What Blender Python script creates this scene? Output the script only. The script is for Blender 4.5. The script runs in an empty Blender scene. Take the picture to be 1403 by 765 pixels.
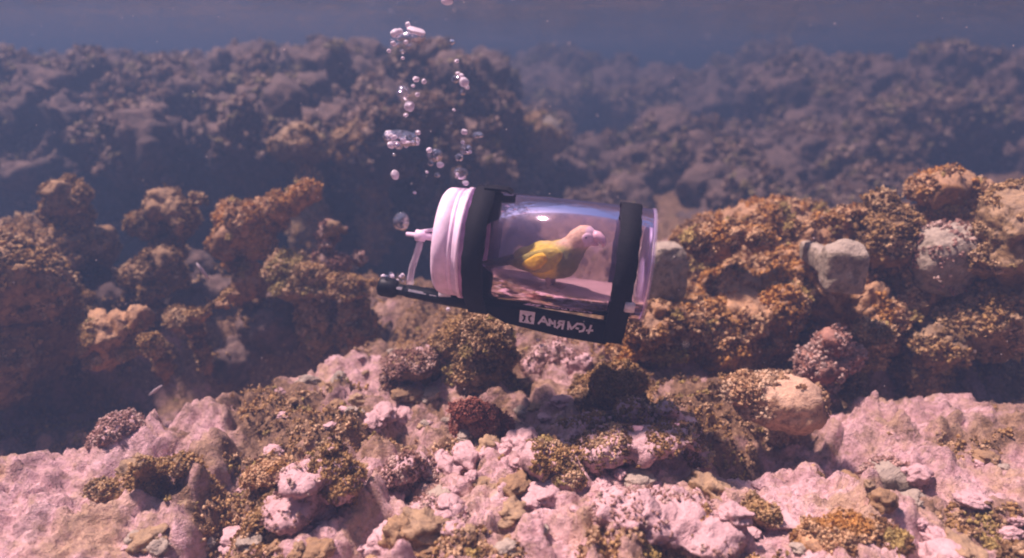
import bpy, bmesh, math, random
import numpy as np
from mathutils import Vector, Matrix

# ------------------------------------------------------------------ camera, sky, sun, exposure
S = bpy.context.scene
COL = S.collection
FPX = 900.0                       # focal length in photo pixels (photo is 1403 wide)
PITCH = math.radians(18.0)
cam_d = bpy.data.cameras.new("camera")
cam_d.sensor_width = 36.0
cam_d.lens = 36.0 * FPX / 1403.0
cam_d.clip_start = 0.02
cam_d.clip_end = 300.0
cam = bpy.data.objects.new("camera", cam_d)
COL.objects.link(cam)
cam.location = (0, 0, 0)
cam.rotation_euler = (math.radians(90) - PITCH, 0, 0)
cam_d.dof.use_dof = True
cam_d.dof.focus_distance = 1.52
cam_d.dof.aperture_fstop = 1.25
S.camera = cam

SUN = Vector((-0.40, 0.12, 0.91)).normalized()
SUN_EL = math.asin(SUN.z)
SUN_AZ = math.atan2(SUN.x, SUN.y)
world = bpy.data.worlds.new("World")
S.world = world
world.use_nodes = True
wn = world.node_tree.nodes
bg = wn["Background"]
sky = wn.new("ShaderNodeTexSky")
sky.sky_type = 'NISHITA'
sky.sun_disc = False
sky.sun_elevation = SUN_EL
sky.sun_rotation = SUN_AZ
world.node_tree.links.new(sky.outputs[0], bg.inputs[0])
bg.inputs[1].default_value = 0.09

sun_d = bpy.data.lights.new("sun", 'SUN')
sun_d.energy = 5.0
sun_d.angle = math.radians(4.0)
sun_d.color = (1.0, 0.87, 0.76)
sun = bpy.data.objects.new("sun", sun_d)
COL.objects.link(sun)
sun.location = (-4, 2, 9)
sun.rotation_euler = SUN.to_track_quat('Z', 'Y').to_euler()

vs = S.view_settings
vs.view_transform = 'Standard'
vs.look = 'None'
vs.gamma = 1.0
vs.use_curve_mapping = False
vs.exposure = 1.4
S.render.engine = 'CYCLES'
S.cycles.use_denoising = True
S.cycles.max_bounces = 10
S.cycles.diffuse_bounces = 3
S.cycles.glossy_bounces = 4
S.cycles.transparent_max_bounces = 24
S.cycles.volume_bounces = 1
S.cycles.filter_width = 2.0
S.cycles.sample_clamp_indirect = 6.0

WATER_Z = 0.36
GROUND = -0.92
rng = np.random.default_rng(7)
random.seed(7)

# ------------------------------------------------------------------ helpers
def W(px, py, D):
    """world point seen at photo pixel (px,py) at the distance y = D"""
    xc = (px - 701.5) / FPX
    yc = (382.5 - py) / FPX
    d = Vector((xc, math.cos(PITCH) + yc * math.sin(PITCH), -math.sin(PITCH) + yc * math.cos(PITCH)))
    return d * (D / d.y)

def tag(o, label=None, cat=None, group=None, kind=None):
    if label: o["label"] = label
    if cat: o["category"] = cat
    if group: o["group"] = group
    if kind: o["kind"] = kind
    return o

def link(name, me, mats=(), parent=None, smooth=True):
    o = bpy.data.objects.new(name, me)
    COL.objects.link(o)
    for m in (mats if isinstance(mats, (list, tuple)) else (mats,)):
        me.materials.append(m)
    if smooth:
        me.polygons.foreach_set("use_smooth", [True] * len(me.polygons))
    if parent is not None:
        o.parent = parent
    return o

def empty(name, loc=(0, 0, 0)):
    o = bpy.data.objects.new(name, None)
    o.empty_display_size = 0.05
    o.location = loc
    COL.objects.link(o)
    return o

# --- numpy noise
def _hash(ix, iy, iz, seed):
    h = (ix.astype(np.int64) * 374761393 + iy.astype(np.int64) * 668265263 + iz.astype(np.int64) * 2147483647 + seed * 1274126177) & 0xffffffff
    h = ((h ^ (h >> 13)) * 1274126177) & 0xffffffff
    h = (h ^ (h >> 16)) & 0xffffffff
    h = (h * 2246822519) & 0xffffffff
    return (h ^ (h >> 15)) & 0xffffffff

def perlin(P, seed=0):
    I = np.floor(P).astype(np.int64)
    F = P - I
    U = F * F * F * (F * (F * 6 - 15) + 10)
    out = 0
    for dx in (0, 1):
        wx = U[:, 0] if dx else 1 - U[:, 0]
        for dy in (0, 1):
            wy = U[:, 1] if dy else 1 - U[:, 1]
            for dz in (0, 1):
                wz = U[:, 2] if dz else 1 - U[:, 2]
                h = _hash(I[:, 0] + dx, I[:, 1] + dy, I[:, 2] + dz, seed)
                a = (h & 1023) / 1023.0 * 2 * np.pi
                c = ((h >> 10) & 1023) / 1023.0 * 2 - 1
                s = np.sqrt(1 - c * c)
                g = s * np.cos(a) * (F[:, 0] - dx) + s * np.sin(a) * (F[:, 1] - dy) + c * (F[:, 2] - dz)
                out = out + wx * wy * wz * g
    return out * 1.5

def fbm(P, octaves=4, seed=0, gain=0.5):
    a, s, o = 1.0, 1.0, 0
    for k in range(octaves):
        o = o + a * perlin(P * s, seed + k * 17)
        s *= 2.03
        a *= gain
    return o

def worley(P, seed=0, flat=False):
    """distance to the nearest feature point, and that cell's random value"""
    I = np.floor(P).astype(np.int64)
    best = np.full(len(P), 9.0)
    rnd = np.zeros(len(P))
    for dx in (-1, 0, 1):
        for dy in (-1, 0, 1):
            for dz in ((0,) if flat else (-1, 0, 1)):
                cx, cy, cz = I[:, 0] + dx, I[:, 1] + dy, I[:, 2] + dz
                h = _hash(cx, cy, cz, seed)
                fx = (h & 1023) / 1023.0
                fy = ((h >> 10) & 1023) / 1023.0
                fz = ((h >> 20) & 1023) / 1023.0
                d2 = (cx + fx - P[:, 0]) ** 2 + (cy + fy - P[:, 1]) ** 2
                if not flat:
                    d2 = d2 + (cz + fz - P[:, 2]) ** 2
                d = np.sqrt(d2)
                m = d < best
                best[m] = d[m]
                rnd[m] = ((h[m] >> 5) & 1023) / 1023.0
    return best, rnd

def dome(d, r):
    return np.sqrt(np.clip(1 - (d / r) ** 2, 0, 1))

def sstep(a, b, x):
    t = np.clip((x - a) / (b - a), 0, 1)
    return t * t * (3 - 2 * t)

# ------------------------------------------------------------------ materials
class NT:
    def __init__(s, name):
        s.m = bpy.data.materials.new(name)
        s.m.use_nodes = True
        s.t = s.m.node_tree
        s.b = s.t.nodes["Principled BSDF"]
        s.out = s.t.nodes["Material Output"]
    def n(s, typ, **kw):
        nd = s.t.nodes.new(typ)
        for k, v in kw.items():
            setattr(nd, k, v)
        return nd
    def l(s, a, b):
        s.t.links.new(a, b)
    def coord(s):
        g = s.n("ShaderNodeNewGeometry")
        return g.outputs["Position"]
    def noise(s, scale, detail=4, rough=0.55, vec=None, dist=0.0):
        nd = s.n("ShaderNodeTexNoise")
        nd.inputs["Scale"].default_value = scale
        nd.inputs["Detail"].default_value = detail
        nd.inputs["Roughness"].default_value = rough
        nd.inputs["Distortion"].default_value = dist
        s.l(vec if vec is not None else s.coord(), nd.inputs["Vector"])
        return nd.outputs["Fac"]
    def ramp(s, fac, stops):
        r = s.n("ShaderNodeValToRGB")
        e = r.color_ramp.elements
        while len(e) < len(stops):
            e.new(0.5)
        for el, (p, c) in zip(e, stops):
            el.position = p
            el.color = (*c, 1) if len(c) == 3 else c
        s.l(fac, r.inputs[0])
        return r.outputs[0]
    def mix(s, fac, a, b, mode='MIX'):
        m = s.n("ShaderNodeMix", data_type='RGBA', blend_type=mode)
        if isinstance(fac, (int, float)): m.inputs[0].default_value = fac
        else: s.l(fac, m.inputs[0])
        for sock, v in ((m.inputs[6], a), (m.inputs[7], b)):
            if isinstance(v, tuple): sock.default_value = (*v, 1)
            else: s.l(v, sock)
        return m.outputs[2]
    def bump(s, h, dist, strength=1.0, prev=None):
        b = s.n("ShaderNodeBump")
        b.inputs["Distance"].default_value = dist
        b.inputs["Strength"].default_value = strength
        s.l(h, b.inputs["Height"])
        if prev is not None: s.l(prev, b.inputs["Normal"])
        return b.outputs[0]

BW = lambda v: (v, v, v)

def mat_seabed():
    t = NT("sand_and_rubble")
    big = t.noise(2.3, 4, 0.6)
    mid = t.noise(11, 5, 0.65, dist=0.4)
    fine = t.noise(70, 4, 0.7)
    sand = t.ramp(mid, [(0.28, (0.36, 0.20, 0.20)), (0.5, (0.74, 0.46, 0.48)), (0.72, (0.84, 0.58, 0.61))])
    sand = t.mix(t.ramp(t.noise(5.5, 5, 0.7, dist=0.8), [(0.48, BW(0)), (0.62, BW(0.75))]), sand, (0.50, 0.33, 0.17))
    sand = t.mix(t.ramp(fine, [(0.36, BW(0.7)), (0.54, BW(0.0))]), sand, (0.30, 0.18, 0.15))
    sand = t.mix(t.ramp(t.noise(28, 5, 0.75), [(0.52, BW(0)), (0.62, BW(0.45))]), sand, (0.46, 0.31, 0.19))
    alg = t.ramp(fine, [(0.3, (0.08, 0.045, 0.03)), (0.55, (0.26, 0.15, 0.08)), (0.75, (0.44, 0.28, 0.17))])
    at = t.n("ShaderNodeAttribute", attribute_name="algae")
    mk = t.n("ShaderNodeMath", operation='MULTIPLY_ADD')
    t.l(mid, mk.inputs[0]); mk.inputs[1].default_value = 1.6; t.l(at.outputs["Fac"], mk.inputs[2])
    mk2 = t.n("ShaderNodeMath", operation='SUBTRACT'); t.l(mk.outputs[0], mk2.inputs[0]); mk2.inputs[1].default_value = 0.8
    mask = t.ramp(mk2.outputs[0], [(0.30, BW(0)), (0.62, BW(1))])
    c = t.mix(mask, sand, alg)
    t.l(c, t.b.inputs["Base Color"])
    t.b.inputs["Roughness"].default_value = 0.9
    nb = t.bump(mid, 0.02, 0.7)
    nb = t.bump(fine, 0.010, 1.0, nb)
    nb = t.bump(t.noise(190, 3, 0.7), 0.004, 1.0, nb)
    t.l(nb, t.b.inputs["Normal"])
    return t.m

def mat_rock(name, lo, mid_c, hi, dust=(0.58, 0.40, 0.35), dust_amt=0.6, scale=1.0):
    t = NT(name)
    m1 = t.noise(7 * scale, 6, 0.68, dist=0.6)
    fine = t.noise(46 * scale, 5, 0.7)
    c = t.ramp(m1, [(0.30, lo), (0.5, mid_c), (0.70, hi)])
    spot = t.ramp(fine, [(0.36, BW(0.75)), (0.55, BW(0.0))])
    c = t.mix(spot, c, tuple(v * 0.45 for v in lo))
    # pale sediment settled on the faces that look up
    g = t.n("ShaderNodeNewGeometry")
    sp = t.n("ShaderNodeSeparateXYZ"); t.l(g.outputs["Normal"], sp.inputs[0])
    ad = t.n("ShaderNodeMath", operation='MULTIPLY_ADD'); t.l(fine, ad.inputs[0]); ad.inputs[1].default_value = 0.9; t.l(sp.outputs[2], ad.inputs[2])
    dm = t.ramp(ad.outputs[0], [(0.80, BW(0)), (1.25, BW(dust_amt))])
    c = t.mix(dm, c, dust)
    t.l(c, t.b.inputs["Base Color"])
    t.b.inputs["Roughness"].default_value = 0.92
    nb = t.bump(m1, 0.03, 0.8)
    nb = t.bump(fine, 0.01, 1.0, nb)
    t.l(nb, t.b.inputs["Normal"])
    return t.m

def mat_algae():
    t = NT("algae_fronds")
    at = t.n("ShaderNodeAttribute", attribute_name="tint")
    n = t.noise(60, 2, 0.5)
    c = t.mix(0.35, at.outputs["Color"], t.ramp(n, [(0.35, BW(0.25)), (0.65, BW(1.0))]), 'MULTIPLY')
    t.l(c, t.b.inputs["Base Color"])
    t.b.inputs["Roughness"].default_value = 0.75
    tr = t.n("ShaderNodeBsdfTranslucent"); t.l(c, tr.inputs[0])
    mx = t.n("ShaderNodeMixShader"); mx.inputs[0].default_value = 0.3
    t.l(t.b.outputs[0], mx.inputs[1]); t.l(tr.outputs[0], mx.inputs[2])
    t.l(mx.outputs[0], t.out.inputs[0])
    return t.m

def mat_interface(name, ior, tint, rough=0.02, gloss=(1, 1, 1), bump_scale=None, bump_d=0.0, milk=0.0):
    """clear boundary: Fresnel-weighted mirror over straight transmission"""
    t = NT(name)
    t.t.nodes.remove(t.b)
    fr = t.n("ShaderNodeFresnel"); fr.inputs[0].default_value = ior
    tb = t.n("ShaderNodeBsdfTransparent"); tb.inputs[0].default_value = (*tint, 1)
    gl = t.n("ShaderNodeBsdfGlossy"); gl.inputs["Roughness"].default_value = rough
    gl.inputs[0].default_value = (*gloss, 1)
    if bump_scale:
        nb = t.bump(t.noise(bump_scale, 3, 0.5), bump_d, 1.0)
        t.l(nb, fr.inputs["Normal"]); t.l(nb, gl.inputs["Normal"])
    mx = t.n("ShaderNodeMixShader")
    body = tb.outputs[0]
    if milk:
        df = t.n("ShaderNodeBsdfTranslucent"); df.inputs[0].default_value = (0.78, 0.60, 0.98, 1)
        dd = t.n("ShaderNodeBsdfDiffuse"); dd.inputs[0].default_value = (0.78, 0.60, 0.98, 1)
        a0 = t.n("ShaderNodeMixShader"); a0.inputs[0].default_value = 0.5
        t.l(df.outputs[0], a0.inputs[1]); t.l(dd.outputs[0], a0.inputs[2])
        m0 = t.n("ShaderNodeMixShader")
        sc_ = t.ramp(t.noise(35, 5, 0.7), [(0.35, BW(milk * 0.6)), (0.7, BW(milk * 1.6))])
        t.l(sc_, m0.inputs[0]); t.l(body, m0.inputs[1]); t.l(a0.outputs[0], m0.inputs[2])
        body = m0.outputs[0]
    t.l(fr.outputs[0], mx.inputs[0]); t.l(body, mx.inputs[1]); t.l(gl.outputs[0], mx.inputs[2])
    t.l(mx.outputs[0], t.out.inputs[0])
    return t.m

def mat_plain(name, col, rough=0.5, var=0.12, scale=40, bump=0.0, spec=0.5, sub=0.0, trans=0.0):
    t = NT(name)
    n = t.noise(scale, 4, 0.6)
    c = t.mix(t.ramp(n, [(0.35, BW(0)), (0.65, BW(1))]), tuple(v * (1 - var) for v in col), tuple(min(1, v * (1 + var)) for v in col))
    t.l(c, t.b.inputs["Base Color"])
    t.b.inputs["Roughness"].default_value = rough
    t.b.inputs["Specular IOR Level"].default_value = spec
    if sub:
        t.b.inputs["Subsurface Weight"].default_value = sub
        t.b.inputs["Subsurface Radius"].default_value = (0.02, 0.015, 0.012)
    if bump:
        t.l(t.bump(n, bump, 1.0), t.b.inputs["Normal"])
    if trans:
        tb = t.n("ShaderNodeBsdfTransparent")
        mx = t.n("ShaderNodeMixShader"); mx.inputs[0].default_value = trans
        t.l(t.b.outputs[0], mx.inputs[1]); t.l(tb.outputs[0], mx.inputs[2]); t.l(mx.outputs[0], t.out.inputs[0])
    return t.m

def mat_attr(name, rough=0.7, scale=90, bump=0.002):
    t = NT(name)
    at = t.n("ShaderNodeAttribute", attribute_name="tint")
    n = t.noise(scale, 3, 0.6)
    c = t.mix(0.5, at.outputs["Color"], t.ramp(n, [(0.3, BW(0.55)), (0.7, BW(1.25))]), 'MULTIPLY')
    t.l(c, t.b.inputs["Base Color"])
    t.b.inputs["Roughness"].default_value = rough
    t.l(t.bump(n, bump, 1.0), t.b.inputs["Normal"])
    return t.m

M_SEABED = mat_seabed()
M_BROWN = mat_rock("brown_reef_rock", (0.07, 0.037, 0.018), (0.28, 0.155, 0.06), (0.50, 0.31, 0.15), (0.52, 0.35, 0.22), 0.3)
M_ORANGE = mat_rock("orange_crusted_rock", (0.12, 0.055, 0.022), (0.42, 0.21, 0.075), (0.64, 0.37, 0.17), (0.66, 0.43, 0.28), 0.4)
M_PALE = mat_rock("pale_sandstone", (0.20, 0.155, 0.11), (0.36, 0.29, 0.215), (0.47, 0.38, 0.30), (0.50, 0.41, 0.34), 0.5)
M_PINK = mat_rock("pink_rubble", (0.28, 0.15, 0.14), (0.56, 0.34, 0.34), (0.68, 0.45, 0.46), (0.70, 0.46, 0.47), 0.6)
M_FAR = mat_rock("far_reef_rock", (0.03, 0.018, 0.018), (0.10, 0.058, 0.047), (0.22, 0.135, 0.105), (0.28, 0.19, 0.16), 0.25, 0.55)  # toned dark so ridge fronts and the left mound look shaded
M_PEACH = mat_rock("peach_crusted_rock", (0.30, 0.15, 0.08), (0.60, 0.36, 0.20), (0.74, 0.49, 0.31), (0.76, 0.52, 0.38), 0.5)
M_RED = mat_rock("red_crusted_rock", (0.12, 0.035, 0.025), (0.36, 0.14, 0.09), (0.50, 0.26, 0.18), (0.55, 0.33, 0.26), 0.35)
M_OLIVE = mat_rock("olive_mossy_rock", (0.09, 0.052, 0.025), (0.31, 0.19, 0.08), (0.50, 0.33, 0.17), (0.56, 0.40, 0.28), 0.35)
M_ALGAE = mat_algae()

# ------------------------------------------------------------------ the seabed
def seabed_height(x, y):
    P = np.stack([x, y, np.zeros_like(x)], 1)
    z = np.full_like(x, GROUND)
    z += 0.05 * fbm(P * 0.9 + 3.1, 3, 5)
    # shaded hollow in front of the left coral heads, gully behind them
    yw = y + 0.10 * perlin(P * 2.2, 8) + 0.04 * perlin(P * 7, 9)
    yfr = 2.02 + 1.15 * np.minimum(0, x + 0.46) + 0.25 * np.maximum(0, -x - 1.0)
    z -= 0.30 * sstep(0.0, 0.34, yw - yfr) * sstep(2.34, 2.16, y) * sstep(-0.30, -0.50, x)
    e = yw - 1.84
    z -= 0.13 * np.exp(-(e / np.where(e > 0, 0.10, 0.13)) ** 2) * sstep(0.55, 0.75, x)
    z -= 0.15 * np.exp(-(((yw - 1.42) / 0.12) ** 2)) * sstep(0.42, 0.58, x) * sstep(1.0, 0.85, x)
    z -= 0.70 * sstep(2.72, 2.95, y) * sstep(5.4, 4.6, y) * sstep(0.05, -0.35, x)
    # groove in the near left sand
    z -= 0.07 * np.exp(-(((x + 0.31 - 0.06 * np.sin(y * 6)) / 0.035) ** 2)) * sstep(1.75, 1.45, y)
    z -= 0.09 * np.exp(-(((x + 0.62 + 0.1 * (y - 1.1)) / 0.045) ** 2)) * sstep(1.7, 1.4, y)
    # far bottom climbs a little
    z += 0.10 * sstep(3.0, 7.0, y) + 0.25 * sstep(9, 22, y)
    wp = P.copy()
    wp[:, 0] += 0.035 * perlin(P * 14, 3); wp[:, 1] += 0.035 * perlin(P * 14 + 9, 4)
    rough = np.clip(0.8 + 0.8 * fbm(P * 1.7, 2, 31), 0.5, 1.15)
    d, r = worley(wp * 5.5, 11, True); z += rough * 0.055 * r * dome(d, 0.60)
    d, r = worley(wp * 12, 12, True);  z += rough * 0.058 * r * dome(d, 0.54)
    d, r = worley(wp * 26, 13, True);  z += (0.3 + 0.7 * rough) * 0.021 * r * dome(d, 0.60)
    near = y < 4
    z[near] += 0.012 * fbm(P[near] * 30, 4, 41, 0.6) * (0.4 + rough[near])
    d, r = worley(wp[near] * 55, 15, True); z[near] += 0.009 * r * dome(d, 0.6)
    return z

def build_seabed():
    ys = [-1.6 + 0.07 * k for k in range(31)]
    y = 0.6
    while y < 34:
        ys.append(y)
        y += 0.0056 * max(y, 0.9) if y < 6 else 0.02 * y
    ys = np.array(ys)
    nc = 520
    u = np.linspace(-1, 1, nc)
    X = np.empty((len(ys), nc)); Y = np.empty_like(X)
    for k, yy in enumerate(ys):
        X[k] = u * (1.05 * max(yy, 0.6) + 0.5 + 0.9 * np.abs(u) ** 3)
        Y[k] = yy
    x, yv = X.ravel(), Y.ravel()
    z = seabed_height(x, yv)
    me = bpy.data.meshes.new("seabed")
    nr = len(ys)
    idx = np.arange(nr * nc).reshape(nr, nc)
    q = np.stack([idx[:-1, :-1], idx[:-1, 1:], idx[1:, 1:], idx[1:, :-1]], -1).reshape(-1, 4)
    fast_mesh(me, np.stack([x, yv, z], 1), q)
    P = np.stack([x, yv, np.zeros_like(x)], 1)
    al = 0.5 + 0.55 * fbm(P * 2.6 + 7, 3, 77) + 0.25 * sstep(1.6, 2.6, yv) - 0.22 * sstep(1.7, 1.1, yv)
    a = me.attributes.new("algae", 'FLOAT', 'POINT')
    a.data.foreach_set("value", al.astype(np.float32))
    o = link("seabed", me, M_SEABED)
    tag(o, kind="structure")
    return o

def fast_mesh(me, V, Q):
    V = np.asarray(V, dtype=np.float32); Q = np.asarray(Q, dtype=np.int32)
    n, k = Q.shape
    me.vertices.add(len(V)); me.vertices.foreach_set("co", V.ravel())
    me.loops.add(n * k); me.loops.foreach_set("vertex_index", Q.ravel())
    me.polygons.add(n)
    me.polygons.foreach_set("loop_start", np.arange(n, dtype=np.int32) * k)
    try:
        me.polygons.foreach_set("loop_total", np.full(n, k, dtype=np.int32))
    except Exception:
        pass
    me.update(calc_edges=True)
    return me

def ground_at(x, y):
    return float(seabed_height(np.array([x], float), np.array([y], float))[0])

seabed = build_seabed()

# ------------------------------------------------------------------ water surface overhead and the water itself
def build_surface():
    n = 150
    u = np.linspace(-1, 1, n)
    g = np.sign(u) * (np.abs(u) * 5 + np.abs(u) ** 3 * 29)
    X, Y = np.meshgrid(g, g + 3)
    x, y = X.ravel(), Y.ravel()
    P = np.stack([x * 0.9, y * 1.4, np.zeros_like(x)], 1)
    fade = np.exp(-((x ** 2 + (y - 3) ** 2) / 140))
    z = WATER_Z + fade * (0.022 * fbm(P * 0.9, 3, 91))
    idx = np.arange(n * n).reshape(n, n)
    q = np.stack([idx[:-1, :-1], idx[:-1, 1:], idx[1:, 1:], idx[1:, :-1]], -1).reshape(-1, 4)
    me = bpy.data.meshes.new("water_surface")
    fast_mesh(me, np.stack([x, y, z], 1), q)
    o = link("water_surface", me, mat_interface("water_surface", 1.33, (1.0, 0.85, 0.93), 0.03, bump_scale=6.0, bump_d=0.055))
    tag(o, kind="structure")
build_surface()

def build_haze():
    bm = bmesh.new()
    bmesh.ops.create_cube(bm, size=1.0)
    bmesh.ops.scale(bm, vec=(90, 90, 3.0), verts=bm.verts)
    me = bpy.data.meshes.new("haze"); bm.to_mesh(me); bm.free()
    m = bpy.data.materials.new("sea_water"); m.use_nodes = True
    nt = m.node_tree
    nt.nodes.remove(nt.nodes["Principled BSDF"])
    v = nt.nodes.new("ShaderNodeVolumePrincipled")
    v.inputs["Color"].default_value = (0.084, 0.136, 0.252, 1)
    v.inputs["Density"].default_value = 0.205
    v.inputs["Anisotropy"].default_value = 0.3
    nt.links.new(v.outputs[0], nt.nodes["Material Output"].inputs["Volume"])
    o = link("haze", me, m, smooth=False)
    o.location = (0, 5, -1.0)
    tag(o, kind="stuff")
build_haze()

# ------------------------------------------------------------------ rocks
def blob_mesh(blobs, voxel):
    """union of ellipsoids -> one watertight skin (voxel remesh)"""
    bm = bmesh.new()
    for b in blobs:
        c, r, rz = b[:3]
        e = b[3] if len(b) > 3 else 1.0        # < 1 squares the ellipsoid off into a block
        mt = Matrix.Translation(c) @ Matrix.Rotation(rz, 4, 'Z') @ Matrix.Diagonal((r[0], r[1], r[2], 1))
        new = bmesh.ops.create_icosphere(bm, subdivisions=3, radius=1.0)["verts"]
        for v in new:
            v.co = mt @ Vector([math.copysign(abs(q) ** e, q) for q in v.co])
    me = bpy.data.meshes.new("tmp"); bm.to_mesh(me); bm.free()
    ob = bpy.data.objects.new("tmp", me); COL.objects.link(ob)
    md = ob.modifiers.new("r", 'REMESH'); md.mode = 'VOXEL'; md.voxel_size = voxel
    dg = bpy.context.evaluated_depsgraph_get()
    ev = ob.evaluated_get(dg)
    m2 = ev.to_mesh()
    nv, nf = len(m2.vertices), len(m2.polygons)
    V = np.empty(nv * 3, np.float32); m2.vertices.foreach_get("co", V)
    N = np.empty(nv * 3, np.float32); m2.vertex_normals.foreach_get("vector", N)
    L = np.empty(nf * 4, np.int32); m2.loops.foreach_get("vertex_index", L)
    ev.to_mesh_clear()
    bpy.data.objects.remove(ob); bpy.data.meshes.remove(me)
    return V.reshape(-1, 3).astype(float), N.reshape(-1, 3).astype(float), L.reshape(-1, 4)

def displace(V, N, seed, amp, scale):
    P = V * scale + seed * 3.7
    w = V + 0.03 * np.stack([perlin(V * 18 + 1, seed), perlin(V * 18 + 5, seed + 1), perlin(V * 18 + 9, seed + 2)], 1)
    d = amp * 1.0 * fbm(P * 3.0, 3, seed)
    a, r = worley(w * 9 * scale, seed + 5);  d = d + amp * 0.75 * (r * dome(a, 0.75) - 0.25)
    a, r = worley(w * 22 * scale, seed + 6); d = d + amp * 0.60 * (r * dome(a, 0.75) - 0.25)
    a, r = worley(w * 48 * scale, seed + 7); d = d + amp * 0.30 * (r * dome(a, 0.75) - 0.2)
    return V + N * d[:, None]

PAL = {   # frond colours (albedo)
    'brown':  [(0.34, 0.20, 0.07), (0.46, 0.28, 0.11), (0.20, 0.11, 0.04), (0.58, 0.40, 0.22)],
    'orange': [(0.56, 0.28, 0.07), (0.44, 0.23, 0.07), (0.68, 0.44, 0.24), (0.26, 0.13, 0.045), (0.50, 0.36, 0.12)],
    'olive':  [(0.44, 0.27, 0.10), (0.56, 0.36, 0.17), (0.30, 0.18, 0.07), (0.66, 0.46, 0.27), (0.42, 0.31, 0.11)],
    'pink':   [(0.55, 0.34, 0.28), (0.42, 0.24, 0.19), (0.64, 0.45, 0.38), (0.30, 0.15, 0.11)],
    'red':    [(0.40, 0.14, 0.09), (0.28, 0.09, 0.06), (0.50, 0.24, 0.16)],
    'tan':    [(0.62, 0.40, 0.22), (0.52, 0.32, 0.17), (0.70, 0.50, 0.33)],
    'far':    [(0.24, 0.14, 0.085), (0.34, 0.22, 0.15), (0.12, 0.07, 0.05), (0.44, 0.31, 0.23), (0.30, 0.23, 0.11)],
}

def fronds(name, PTS, NRM, size, pal, seed, parent, blades=4, spread=0.9, nodules=0.6):
    """little lobed fronds growing out of surface points, joined into one object"""
    r = np.random.default_rng(seed)
    n = len(PTS)
    if n == 0: return None
    K = n * blades
    P = np.repeat(PTS, blades, 0) + r.normal(0, size * 0.35, (K, 3))
    D = np.repeat(NRM, blades, 0) + r.normal(0, spread, (K, 3)) + np.array([0, 0, 0.35])
    D /= np.linalg.norm(D, axis=1)[:, None] + 1e-9
    side = np.cross(D, r.normal(0, 1, (K, 3))); side /= np.linalg.norm(side, axis=1)[:, None] + 1e-9
    up = np.cross(side, D)
    L = size * r.uniform(0.55, 1.5, K)[:, None]
    w = L * r.uniform(0.25, 0.5, K)[:, None]
    cols = np.array(PAL[pal] if isinstance(pal, str) else pal)
    nz = np.clip((fbm(PTS * 9, 2, seed) * 0.9 + 0.5) * len(cols), 0, len(cols) - 1).astype(int)
    base = np.repeat(cols[nz], blades, 0) * r.uniform(0.75, 1.2, (K, 1))
    nod = r.random(K) < nodules
    lf = ~nod
    # leaf-like fronds
    cv = up * L * r.uniform(-0.35, 0.35, K)[:, None]
    VL = np.stack([P - D * L * 0.2, P + D * L * 0.55 + side * w + cv * 0.4, P + D * L + cv, P + D * L * 0.5 - side * w + cv * 0.4], 1)[lf]
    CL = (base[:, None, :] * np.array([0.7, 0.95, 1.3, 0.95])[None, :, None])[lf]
    nL = len(VL)
    T1 = (np.arange(nL)[:, None, None] * 4 + np.array([[0, 1, 2], [0, 2, 3]])[None]).reshape(-1, 3)
    # rounded nodules
    s1 = L * 0.50; a1 = D * s1 * 1.1; a2 = side * s1 * r.uniform(0.7, 1.2, (K, 1)); a3 = up * s1 * r.uniform(0.7, 1.2, (K, 1))
    VN = np.stack([P + a1, P - a1, P + a2, P - a2, P + a3, P - a3], 1)[nod]
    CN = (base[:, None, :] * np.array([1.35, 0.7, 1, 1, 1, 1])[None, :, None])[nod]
    nN = len(VN)
    T2 = (np.arange(nN)[:, None, None] * 6 + np.array([[0, 2, 4], [0, 4, 3], [0, 3, 5], [0, 5, 2], [1, 4, 2], [1, 3, 4], [1, 5, 3], [1, 2, 5]])[None]).reshape(-1, 3) + nL * 4
    V = np.concatenate([VL.reshape(-1, 3), VN.reshape(-1, 3)])
    me = bpy.data.meshes.new(name)
    fast_mesh(me, V, np.concatenate([T1, T2]))
    tips = np.concatenate([CL.reshape(-1, 3), CN.reshape(-1, 3)])
    tips = np.concatenate([np.clip(tips, 0, 1), np.ones((len(tips), 1))], 1).astype(np.float32)
    at = me.color_attributes.new("tint", 'FLOAT_COLOR', 'POINT')
    at.data.foreach_set("color", tips.ravel())
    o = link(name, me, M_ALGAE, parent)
    o["kind"] = "stuff"
    return o

def scatter_on(V, Q, n, seed, up_min=-0.2, mask_scale=6.0, mask_cut=-0.1, view_only=True):
    r = np.random.default_rng(seed)
    A, B, C, D = (V[Q[:, k]] for k in range(4))
    N = np.cross(C - A, D - B)
    ar = np.linalg.norm(N, axis=1) + 1e-12
    N = N / ar[:, None]
    ctr = (A + B + C + D) / 4
    keep = (N[:, 2] > up_min) & (fbm(ctr * mask_scale, 2, seed) > mask_cut)
    # only faces that lie above the sand
    keep &= ctr[:, 2] > GROUND - 0.12
    if view_only:
        to = -ctr / np.linalg.norm(ctr, axis=1)[:, None]
        keep &= (np.sum(N * to, 1) > -0.45)
    w = np.where(keep, ar, 0)
    if w.sum() <= 0: return np.zeros((0, 3)), np.zeros((0, 3))
    i = r.choice(len(Q), n, p=w / w.sum())
    s, t = r.random((n, 1)), r.random((n, 1))
    P = (A[i] * (1 - s) + B[i] * s) * (1 - t) + (D[i] * (1 - s) + C[i] * s) * t
    return P, N[i]

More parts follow.
